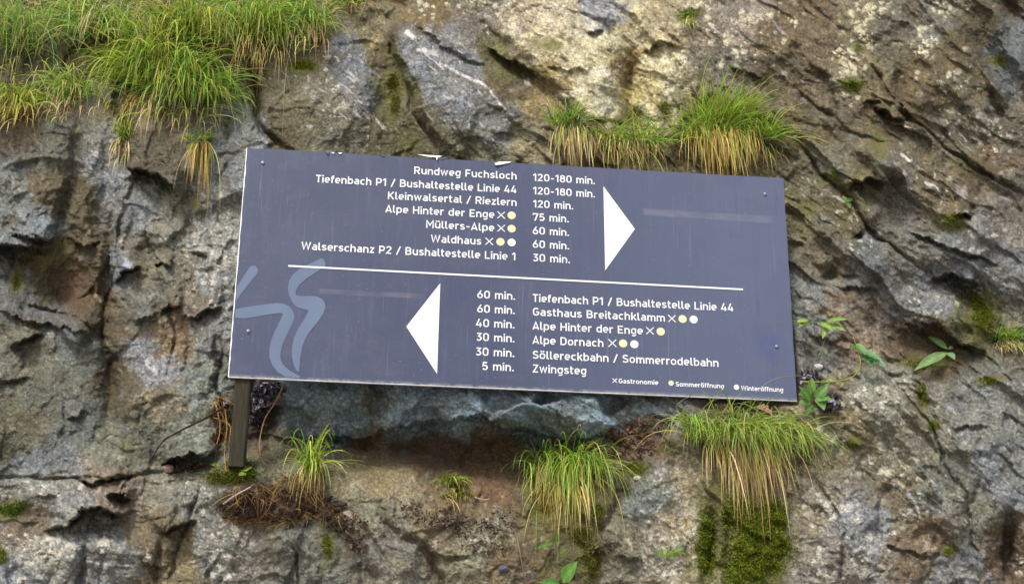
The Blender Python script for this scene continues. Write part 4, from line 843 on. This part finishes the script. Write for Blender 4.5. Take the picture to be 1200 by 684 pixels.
tuft('tiny grass tuft on the ledge at the bottom below the sign\'s right half', TG, [(782, 650, 12, 4, 50, 8, 20, .6, .8, .8, 1.2)], [], 32)
# the bank of long grass at the upper left
BG = 'long grass tufts of the bank at the upper left'
BANK = [('leftmost tuft of the grass bank, bright and arching at the corner', (22, 30, 46, 26), 360, (70, 130), (30, 60, 40, 16), 60, (60, 100)),
        ('grass tuft of the bank at the left edge with brown skirt over the rock', (12, 108, 34, 12), 160, (34, 66), (16, 116, 36, 12), 260, (40, 74)),
        ('short dry tuft of the bank second from the left edge', (82, 96, 34, 16), 160, (34, 70), (90, 116, 40, 14), 240, (28, 52)),
        ('broad bluish green tuft in the middle of the grass bank', (178, 70, 56, 26), 520, (60, 120), (160, 118, 40, 14), 150, (36, 70)),
        ('dense tuft of the bank falling over the rock above the sign\'s left corner', (232, 96, 44, 18), 460, (50, 96), (210, 118, 52, 14), 300, (46, 90)),
        ('upper tuft of the bank left of centre with dead stems', (110, 20, 50, 20), 260, (60, 110), (120, 10, 50, 14), 160, (40, 80)),
        ('uppermost middle tuft of the grass bank', (215, 22, 50, 20), 380, (56, 110), (190, 6, 50, 10), 80, (30, 60)),
        ('tall pale tuft near the right end of the grass bank', (300, 22, 46, 20), 420, (56, 104), (298, 50, 46, 14), 240, (50, 90)),
        ('right end tuft of the grass bank with straw hanging over dark rock', (356, 12, 30, 14), 180, (44, 80), (352, 30, 34, 14), 200, (50, 82))]
for i, (lb, g, ng, lg, d, nd, ld) in enumerate(BANK):
    nd = int(nd*.85); ng = int(ng*1.55); g = (g[0], g[1]+12, g[2], g[3]*1.25); ld = (ld[0]*.7, ld[1]*1.25); lg = (lg[0]*.8, lg[1]*1.1); d = (d[0], d[1]+6, d[2], d[3]*1.3)
    tuft(lb, BG, [(g[0], g[1], g[2], g[3], ng, lg[0], lg[1], .45, .9, .8, 1.5)], [(d[0], d[1], d[2], d[3], nd, ld[0], ld[1], 0, .9, .35, 1.7)], 40+i)
tuft('sparse dry straws at the top left of the grey slab', BG, [(395, 4, 14, 5, 24, 20, 50, .3, .8, 1., 1.1)], [(405, 2, 26, 5, 70, 20, 50, -.1, .8, .8, 1.3)], 60,
     strands=[([(338, 66, .03), (334, 96, .05), (332, 130, .03), (331, 158, .02)], .0010, (186, 176, 140)), ([(330, 60, .04), (336, 88, .06), (342, 112, .03)], .0010, (176, 160, 120)), ([(412, 2, .03), (426, 12, .05), (436, 2, .04)], .0010, (200, 190, 150)), ([(430, 0, .02), (424, 14, .04), (420, 24, .03)], .0010, (200, 190, 150))])

# ---- leaves
def leaf_arrays(b, t, nrm_, wd, col, fold=.25, bend=.15, serr=.0, nl=9):
    b = np.array(b, float); t = np.array(t, float); ax = t-b; L_ = np.linalg.norm(ax); ax /= L_; up = nrm(np.array(nrm_, float)); sd = nrm(np.cross(ax, up)); up = np.cross(sd, ax)
    V = []; Fc = []; C_ = []
    for k in range(nl+1):
        u = k/nl; w_ = wd*math.sin(math.pi*min(1, u**.8))*.5*(1+serr*((k % 2)-.5)) + .0004
        c = b+ax*L_*u+up*(-bend*L_*(u-.0)**2+bend*L_*.3*u)
        for s, q in ((-1, 1), (-.5, .5), (0, 0), (.5, .5), (1, 1)):
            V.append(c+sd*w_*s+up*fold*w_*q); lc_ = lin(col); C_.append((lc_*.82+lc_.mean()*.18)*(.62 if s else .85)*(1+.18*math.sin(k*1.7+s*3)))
    for k in range(nl):
        for s in range(4): Fc.append((k*5+s, k*5+s+1, (k+1)*5+s+1, (k+1)*5+s))
    return np.array(V), np.array(Fc), np.array(C_)
def leaf_part(parent, b, t, wd, col=(96, 150, 50), n=(0, -1, .5), lb=.012, lt=.03, name='leaf', **kw):
    V, Fc, C_ = leaf_arrays(P3(b[0], b[1], lb), P3(t[0], t[1], lt), n, wd*PX, col, **kw)
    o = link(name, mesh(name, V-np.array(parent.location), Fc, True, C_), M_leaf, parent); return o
def plant(label, px, py, stems, leaves, group='small leafy plants in the rock', name='leafy_plant', cat='plant'):
    r_ = empty(name, Vector(P3(px, py)), label, cat, group)
    for pts, rad, col in stems: tube_part('stem', pts, rad, col, r_, M_green)
    for l in leaves:
        kw = l[4] if len(l) > 4 else {}
        leaf_part(r_, l[0], l[1], l[2], l[3], **kw)
    return r_
plant('small plant with three pale green pointed leaves on mossy rock at the right', 1092, 428, [([(1094, 430, .0), (1106, 418, .03), (1110, 405, .05)], .0012, (120, 140, 60))],
      [((1110, 413), (1073, 429), 13, (150, 190, 110), dict(lb=.04, lt=.06)), ((1110, 409), (1088, 392), 10, (130, 185, 95), dict(lb=.045, lt=.05)), ((1111, 413), (1119, 420), 9, (140, 185, 120), dict(lb=.045, lt=.05)), ((1111, 408), (1117, 407), 6, (150, 190, 120), dict(lb=.045, lt=.05))])
plant('trailing vine with yellow green stem right of the sign\'s lower corner', 975, 447,
      [([(940, 447, .05), (975, 447, .04), (998, 442, .05), (1008, 428, .06), (1006, 412, .06), (1000, 396, .05)], .0019, (190, 195, 70)), ([(948, 452, .03), (953, 420, .04), (955, 395, .05), (954, 378, .06)], .0012, (90, 90, 50)), ([(930, 376, .06), (955, 378, .06), (985, 374, .06)], .0012, (150, 180, 60)), ([(958, 420, .03), (966, 400, .05), (972, 378, .05)], .0010, (150, 170, 80))],
      [((934, 377), (948, 374), 6, (170, 205, 70), dict(lb=.06, lt=.07)), ((944, 378), (936, 382), 5, (160, 195, 60), dict(lb=.06, lt=.07)), ((962, 378), (976, 386), 8, (165, 205, 60), dict(lb=.06, lt=.08)), ((968, 377), (992, 372), 9, (150, 200, 60), dict(lb=.06, lt=.08)), ((972, 380), (990, 386), 8, (145, 195, 60), dict(lb=.06, lt=.08)), ((968, 382), (964, 396), 6, (170, 205, 70), dict(lb=.06, lt=.08)),
       ((1004, 402), (1016, 416), 8, (130, 185, 90), dict(lb=.06, lt=.08)), ((1010, 410), (1032, 420), 11, (110, 175, 100), dict(lb=.06, lt=.08, serr=.6)), ((1014, 416), (1040, 428), 10, (130, 185, 120), dict(lb=.06, lt=.08, serr=.6)), ((1010, 414), (1024, 430), 9, (110, 165, 100), dict(lb=.06, lt=.08, serr=.6)), ((1003, 410), (998, 402), 6, (150, 190, 110), dict(lb=.06, lt=.08))], name='vine', cat='vine')
plant('bushy bright leaves tucked behind the sign\'s lower right corner', 955, 465, [([(950, 480, 0), (952, 462, .03), (948, 445, .05)], .0014, (110, 130, 50)), ([(958, 478, 0), (962, 460, .03), (966, 445, .05)], .0014, (110, 130, 50))],
      [((950, 470), (938, 452), 12, (110, 165, 50), dict(lb=.03, lt=.07)), ((950, 462), (952, 442), 10, (125, 180, 60), dict(lb=.03, lt=.06)), ((956, 468), (970, 450), 13, (100, 160, 50), dict(lb=.03, lt=.07)), ((958, 470), (974, 466), 12, (120, 180, 70), dict(lb=.03, lt=.07)), ((958, 466), (966, 478), 12, (130, 190, 80), dict(lb=.03, lt=.07)), ((948, 472), (936, 470), 12, (120, 175, 60), dict(lb=.03, lt=.06)), ((944, 462), (936, 462), 9, (100, 150, 40), dict(lb=.03, lt=.06)), ((952, 474), (946, 484), 9, (90, 140, 40), dict(lb=.02, lt=.05)), ((962, 458), (972, 440), 8, (100, 150, 50), dict(lb=.03, lt=.06))])
plant('seedling with an upright bright leaf at the bottom edge under the hanging tuft', 665, 680, [([(664, 690, .0), (662, 672, .02)], .0013, (110, 140, 50)), ([(650, 660, .01), (652, 640, .03), (650, 622, .03)], .001, (110, 140, 50))],
      [((659, 682), (675, 657), 17, (120, 185, 70), dict(lb=.02, lt=.05)), ((658, 686), (633, 680), 13, (110, 165, 60), dict(lb=.02, lt=.05)), ((648, 636), (630, 640), 7, (110, 160, 50), dict(lb=.02, lt=.05)), ((652, 636), (652, 622), 8, (130, 170, 60), dict(lb=.02, lt=.05)), ((656, 648), (664, 642), 6, (110, 150, 50), dict(lb=.02, lt=.04))])
plant('tiny green sprout in the dark crack left of the sign', 195, 219, [([(196, 224, 0), (195, 216, .02)], .0009, (110, 150, 60))], [((196, 218), (191, 212), 5, (120, 190, 80), dict(lb=.01, lt=.03)), ((197, 219), (201, 222), 5, (110, 180, 80), dict(lb=.01, lt=.03)), ((196, 220), (190, 221), 4, (90, 150, 60), dict(lb=.01, lt=.02))])
plant('little dark green sprig beside the grass bank above the sign\'s left corner', 267, 150, [([(266, 158, 0), (268, 146, .02)], .0009, (80, 110, 40))], [((266, 150), (262, 142), 7, (90, 130, 30), dict(lb=.01, lt=.03)), ((268, 150), (275, 142), 5, (90, 130, 30), dict(lb=.01, lt=.03)), ((267, 154), (262, 157), 6, (80, 115, 30), dict(lb=.01, lt=.02))])
plant('small bright leaves on the moss beside the sign\'s post', 286, 550, [([(286, 560, 0), (287, 545, .02)], .001, (130, 160, 40))], [((286, 552), (280, 542), 9, (150, 190, 50), dict(lb=.02, lt=.04)), ((288, 552), (294, 543), 8, (160, 195, 60), dict(lb=.02, lt=.04)), ((288, 554), (280, 556), 7, (140, 175, 40), dict(lb=.02, lt=.03)), ((252, 546), (246, 540), 6, (120, 150, 40), dict(lb=.02, lt=.03)), ((254, 546), (262, 541), 6, (120, 150, 40), dict(lb=.02, lt=.03))])
plant('thin upright green shoot in front of the bluish hollow', 345, 525, [([(346, 532, 0), (345, 512, .02), (345, 494, .03)], .001, (110, 160, 70))], [((346, 522), (342, 506), 4, (90, 140, 50), dict(lb=.02, lt=.03)), ((346, 524), (350, 510), 4, (90, 150, 50), dict(lb=.02, lt=.03)), ((345, 528), (340, 518), 4, (80, 130, 40), dict(lb=.02, lt=.03))])
plant('tiny bright leaves on the ledge right of the sign\'s upper corner', 992, 235, [([(991, 240, 0), (992, 232, .015)], .0009, (120, 160, 50))], [((992, 236), (987, 229), 6, (130, 180, 50), dict(lb=.01, lt=.02)), ((993, 236), (1000, 232), 6, (120, 170, 50), dict(lb=.01, lt=.02)), ((992, 238), (996, 243), 5, (110, 160, 40), dict(lb=.01, lt=.02))])

# ---- moss cushions: thousands of tiny shoots
def moss(label, spots_, n, seed, stuff=False, pal=[(120, 138, 22), (98, 116, 20), (144, 152, 34), (72, 86, 18)], l0=.004, l1=.009, down=0.):
    rng = np.random.default_rng(seed); tot = sum(a[2]*a[3] for a in spots_); Vs = []; Fs = []; Cs = []; off = 0
    for cx, cy, rx, ry in spots_:
        k = max(20, int(n*rx*ry/tot)); a = rng.uniform(0, 6.283, k); r = np.sqrt(rng.uniform(0, 1, k))
        r = r*(.72+.28*np.sin(a*3+cx)*np.sin(a*5+cy)); r = np.where(rng.random(k) < .26, r+np.abs(rng.normal(size=k))*.32, r); xs = cx+rx*r*np.cos(a); ys = cy+ry*r*np.sin(a)
        P0 = np.array([P3(x, y, -.001) for x, y in zip(xs, ys)])
        clump = fbm(xs*1., ys*1., 9, 2, seed); P0[:, 1] -= np.clip(clump+.3, 0, 1)*.012*np.clip(1-r**2, 0, 1)
        d = nrm(np.stack([rng.normal(size=k)*.6, -1+rng.normal(size=k)*.2, .25-down+rng.normal(size=k)*.5], 1))
        b, f, c = blade_mesh('m', P0, d, rng.uniform(l0, l1, k), rng.uniform(.0018, .0034, k), .4, pick(rng, pal, k, .8)*(.7+.6*np.clip(clump+.3, 0, 1))[:, None], pick(rng, pal, k, .95), rng, 2, .3)
        Vs.append(b); Fs.append(f+off); Cs.append(c); off += len(b)
    V = np.concatenate(Vs); base = P3(spots_[0][0], spots_[0][1])
    o = link('moss_patch' if not stuff else 'moss', mesh('moss_patch', V-base, np.concatenate(Fs), True, np.concatenate(Cs)), M_moss); o.location = base
    if stuff: tag(o, label, None, None, 'stuff')
    else: tag(o, label, 'moss', 'moss patches on the rock')
moss('large dark green moss patch below the largest grass tuft', [(890, 640, 40, 52), (868, 604, 24, 28), (904, 604, 22, 24), (864, 670, 18, 20)], 12000, 1, l0=.006, l1=.012, down=.5)
moss('narrow upright moss strip left of the large moss patch', [(828, 620, 10, 26), (827, 650, 13, 30)], 2600, 2, l0=.006, l1=.011, down=.5)
moss('flat vivid moss cushion under the right end of the grass bank', [(354, 77, 17, 6)], 900, 3, pal=[(140, 150, 20), (120, 135, 22), (96, 110, 20)])
moss('moss in the slanting hollow above the small right hand grass tuft', [(1152, 372, 14, 20), (1144, 356, 10, 10)], 1500, 4)
moss('moss patch at the left edge low on the cliff', [(12, 597, 16, 9), (26, 590, 8, 5)], 900, 5, pal=[(104, 128, 24), (84, 104, 22), (70, 84, 20)])
moss('moss on the soil at the foot of the sign\'s post', [(262, 560, 28, 9), (282, 546, 18, 12), (290, 556, 16, 12)], 3600, 6, pal=[(110, 122, 26), (92, 100, 24), (76, 82, 22)])
moss('yellow green moss under the hanging tuft near the bottom edge', [(694, 655, 13, 30), (680, 625, 14, 12)], 1600, 7, pal=[(120, 120, 34), (100, 104, 30), (86, 84, 26)], down=.4)
moss('moss cushion under the lichen high on the right', [(998, 101, 13, 7)], 420, 8, pal=[(130, 145, 20), (110, 125, 20), (84, 98, 18)])
moss('moss strip beside the grey slab above the sign', [(461, 98, 8, 14), (463, 120, 7, 16)], 700, 9, pal=[(130, 130, 20), (104, 104, 24), (84, 82, 24)])
moss('small scattered moss spots in cracks of the cliff', [(1005, 57, 5, 5), (1170, 72, 10, 5), (810, 17, 11, 6), (743, 134, 12, 7), (778, 127, 8, 9), (976, 210, 8, 7), (1080, 462, 5, 14), (1092, 498, 8, 5), (1110, 646, 7, 6), (1156, 446, 12, 5), (998, 520, 6, 6), (384, 640, 7, 16), (4, 650, 5, 10), (1080, 426, 22, 6), (20, 330, 7, 12), (745, 548, 16, 8), (1115, 258, 12, 7), (700, 600, 10, 12), (146, 158, 8, 14), (640, 596, 14, 8)], 4200, 10, stuff=True)

# ---- soil, roots, twigs, litter
def clod_mesh(cx, cy, rx, ry, depth, seed, col, nseg=56, nrow=26):
    """a lump of matted soil sitting on the rock"""
    V = []; C_ = []; rng = np.random.default_rng(seed)
    a = np.linspace(0, 2*np.pi, nseg, endpoint=False); rr = np.linspace(0, 1, nrow); A, RR = np.meshgrid(a, rr)
    edge = 1+.30*np.sin(A*3+seed)+.14*np.sin(A*7+2*seed)+.10*np.sin(A*13)
    xs = cx+rx*RR*np.cos(A)*edge; ys = cy+ry*RR*np.sin(A)*edge
    n1 = fbm(xs, ys, 13, 5, seed, .7); n2 = fbm(xs, ys, 5, 3, seed+7, .7)
    P_ = np.array([P3(x, y, 0) for x, y in zip(xs.ravel(), ys.ravel())]).reshape(xs.shape+(3,))
    lift = depth*np.sqrt(np.clip(1-RR**2, 0, 1))*(1+.5*n1)+.014*n1+.012*n2; P_[..., 1] -= lift-.004; P_[-1, :, 1] += .02
    c = lin(col)*np.exp(1.1*n1+.9*n2)[..., None]; idx = np.arange(nseg*nrow).reshape(nrow, nseg)
    Fc = np.stack([idx[:-1], idx[1:], np.roll(idx[1:], -1, 1), np.roll(idx[:-1], -1, 1)], -1).reshape(-1, 4)
    return P_.reshape(-1, 3), Fc, c.reshape(-1, 3)
def hair(parent, specs, seed, name='fine_roots', pal=[(120, 90, 52), (88, 62, 38), (160, 130, 70), (60, 42, 30)], wid=(.0010, .0022)):
    rng = np.random.default_rng(seed); Vs = []; Fs = []; Cs = []; off = 0
    for cx, cy, rx, ry, n, l0, l1, up, out, lat, droop in specs:
        P0, sx = roots(rng, n, cx, cy, rx, ry, .02); d = nrm(np.stack([lat*rng.normal(size=n), -out*rng.uniform(.3, 1.4, n), up+rng.normal(size=n)*.4], 1))
        a, b, c = blade_mesh(name, P0, d, rng.uniform(l0, l1, n)*PX, rng.uniform(wid[0], wid[1], n), droop*rng.uniform(.5, 1.5, n), pick(rng, pal, n, .8), pick(rng, pal, n, .8), rng, 7, .5)
        Vs.append(a); Fs.append(b+off); Cs.append(c); off += len(a)
    o = link(name, mesh(name, np.concatenate(Vs)-np.array(parent.location), np.concatenate(Fs), True, np.concatenate(Cs)), M_bark, parent); o['kind'] = 'stuff'; return o
def soil(label, lumps, hairs, seed, name='soil_clump'):
    e_ = empty(name, Vector(P3(lumps[0][0], lumps[0][1])), label, 'soil')
    for k, (cx, cy, rx, ry, dp, col) in enumerate(lumps):
        V, Fc, C_ = clod_mesh(cx, cy, rx, ry, dp, seed+k, col); link('clod', mesh('clod', V-np.array(e_.location), Fc, True, C_), M_bark, e_)
    if hairs: hair(e_, hairs, seed)
    return e_
sc_ = soil('dark matted soil clump with roots on the ledge under the sign\'s left part', [(300, 594, 34, 17, .035, (52, 40, 36)), (342, 590, 36, 19, .04, (60, 46, 36)), (382, 596, 20, 12, .02, (60, 48, 42)), (272, 596, 14, 9, .015, (66, 52, 46))],
      [(325, 575, 56, 12, 260, 16, 46, .1, .8, .9, 1.6), (310, 600, 56, 16, 420, 8, 26, 0, .8, 1.4, 1.0), (345, 565, 20, 6, 60, 40, 70, .1, .8, .5, 1.8), (385, 600, 20, 12, 60, 10, 26, 0, .8, .9, 1.2)], 70)
tube_part('root', [(262, 590, .05), (276, 580, .06), (294, 570, .06)], .0028, (186, 170, 160), sc_, M_bark, r1=.0016)
tube_part('root', [(345, 560, .04), (325, 578, .07), (312, 600, .06), (300, 612, .03)], .0016, (110, 78, 50), sc_, M_bark)
tube_part('root', [(352, 566, .05), (366, 590, .07), (392, 602, .04)], .0016, (100, 74, 50), sc_, M_bark)
rt = soil('tangle of brown roots and soil hanging beside the sign\'s post', [(259, 484, 9, 16, .008, (52, 36, 28)), (257, 505, 8, 16, .008, (56, 38, 26))],
     [(257, 480, 10, 20, 60, 14, 60, -.1, .8, 1.1, 1.3), (262, 505, 10, 26, 60, 14, 50, -.1, .8, 1.1, 1.3)], 75, 'root_tangle'); rt['category'] = 'roots'
for p in ([(262, 470, .03), (266, 500, .04), (263, 530, .03), (265, 552, .03)], [(256, 472, .03), (262, 490, .04), (270, 500, .04), (268, 520, .03)], [(252, 470, .03), (258, 500, .03), (254, 520, .02)]):
    tube_part('root', p, .0019, (176, 136, 70), rt, M_bark)
def twig(label, pts, r, col, name='twig'):
    b = P3(pts[0][0], pts[0][1], pts[0][2]); V, Fc, C_ = tube_arrays(path3(pts), r, r*.45, lin(col), 6)
    o = link(name, mesh(name, V-b, Fc, True, C_), M_bark); o.location = b; tag(o, label, 'twig'); return o
twig('bare dark twig reaching left from the sign\'s post across the rock', [(264, 476, .04), (240, 490, .05), (214, 503, .04), (192, 516, .03), (178, 536, .02)], .0036, (40, 30, 30))
twig('curved pale orange twig right of the sign\'s post', [(332, 452, .03), (322, 472, .05), (310, 492, .05), (304, 520, .04), (308, 540, .04), (314, 545, .03)], .0026, (150, 112, 82))
twig('thin straight dry twig below the hanging tuft near the bottom', [(606, 630, .02), (610, 650, .03), (616, 684, .02)], .0018, (120, 98, 72))
twig('short pale twig lying on the slab under the sign\'s middle', [(556, 582, .02), (566, 585, .02), (574, 584, .01)], .0016, (190, 170, 140))
twig('dark thin root bending over the rock at the sign\'s upper right corner', [(918, 176, .02), (908, 188, .04), (912, 200, .04), (904, 212, .02)], .0014, (70, 56, 48))
def flakes(label, specs, n, seed, pal, name='leaf_litter', s0=.004, s1=.010):
    rng = np.random.default_rng(seed); V = []; Fc = []; C_ = []; tot = sum(a[2]*a[3] for a in specs); pl = np.array([lin(c) for c in pal])
    for cx, cy, rx, ry in specs:
        for _ in range(int(n*rx*ry/tot)):
            a = rng.uniform(0, 6.28); r = math.sqrt(rng.random()); p = P3(cx+rx*r*math.cos(a), cy+ry*r*math.sin(a), rng.uniform(0, .012))
            X1 = nrm(rng.normal(size=3)); Y1 = nrm(np.cross(X1, rng.normal(size=3))); s = rng.uniform(s0, s1); k0 = len(V); c = pl[rng.integers(len(pl))]*rng.uniform(.6, 1.2)
            Z1 = np.cross(X1, Y1)
            for i, (uu, vv, hh) in enumerate(((-1, -.5, .2), (0, -.7, -.2), (1, -.4, .25), (-1, .5, -.1), (0, .6, .3), (1, .35, -.2))):
                V.append(p+X1*uu*s+Y1*vv*s*.7+Z1*hh*s*.6); C_.append(c)
            Fc += [(k0, k0+1, k0+4, k0+3), (k0+1, k0+2, k0+5, k0+4)]
    base = np.array(V[0]); o = link(name, mesh(name, np.array(V)-base, Fc, False, np.array(C_)), M_bark); o.location = base; tag(o, label, None, None, 'stuff')
BR = [(82, 60, 50), (60, 44, 40), (104, 80, 62), (130, 100, 76), (48, 36, 34), (150, 126, 104)]
flakes('dark crumbs of bark and soil on the slab under the sign\'s middle', [(515, 606, 34, 12), (550, 618, 30, 12), (590, 612, 20, 16), (480, 592, 14, 8), (570, 640, 30, 10), (700, 640, 20, 12)], 760, 81, [(82, 66, 54), (62, 50, 42), (100, 86, 70), (120, 104, 84), (48, 40, 36)], s0=.002, s1=.006)
flakes('brown leaf litter on the ledge right of the hollow', [(735, 520, 34, 16), (760, 500, 26, 12), (715, 510, 16, 10)], 300, 82, [(104, 78, 58), (84, 64, 46), (128, 100, 76), (66, 50, 40), (84, 78, 50)], s0=.004, s1=.009)
flakes('dark litter caught behind the post and the sign\'s lower edge', [(318, 456, 18, 9), (305, 478, 14, 24), (950, 448, 14, 14), (972, 470, 14, 14), (262, 488, 10, 20)], 460, 83, [(44, 42, 56), (60, 56, 70), (36, 34, 40), (80, 66, 60), (130, 130, 150)], s0=.004, s1=.010)
flakes('soil crumbs between the soil clump and the ledge', [(330, 596, 66, 16), (405, 612, 26, 12), (238, 548, 34, 6), (420, 632, 14, 14)], 520, 84, BR, s0=.003, s1=.008)
def dead_leaf(label, b, t, wd, col, lb, lt):
    V, Fc, C_ = leaf_arrays(P3(b[0], b[1], lb), P3(t[0], t[1], lt), (.2, -.8, .6), wd*PX, col, .6, .3, .5); base = V[0].copy()
    o = link('dead_leaf', mesh('dead_leaf', V-base, Fc, True, C_), M_dry); o.location = base; tag(o, label, 'dead leaf')
dead_leaf('reddish brown dead leaf in the shade under the sign\'s lower right edge', (884, 478), (906, 482), 13, (168, 110, 84), .05, .07)
dead_leaf('pinkish dead leaf on the soil clump under the sign', (402, 600), (414, 606), 9, (176, 150, 140), .03, .04)
def stone(label, cx, cy, r, col, seed, sx=1.3):
    bm = bmesh.new(); bmesh.ops.create_icosphere(bm, subdivisions=3, radius=1); rnd = np.random.default_rng(seed); k = rnd.normal(size=(7, 3))
    for v in bm.verts:
        n = np.array(v.co); s = 1
        for q in k: s -= max(0, n@nrm(q)-.72)*.8
        v.co = Vector((n[0]*s*r*sx, n[1]*s*r*.7, n[2]*s*r*.8))
    me = bpy.data.meshes.new('stone'); bm.to_mesh(me); bm.free()
    for p in me.polygons: p.use_smooth = True
    o = link('stone', me, simple('stone_'+str(seed), tuple(lin(col)), .9, 0, .25, 120, .5)); o.location = P3(cx, cy, r*.5); tag(o, label, 'stone')
stone('small whitish stone beside the leaves at the sign\'s lower right corner', 959, 430, .012, (185, 180, 180), 1)
stone('bluish grey pebble low on the slab left of the hanging tuft', 590, 666, .011, (72, 74, 86), 2)
stone('pink pebble in the shaded ledge left of the post', 197, 549, .014, (160, 134, 128), 3)
stone('smooth pale pebble beside the grass tuft under the sign', 747, 560, .010, (176, 172, 164), 4, 1.0)
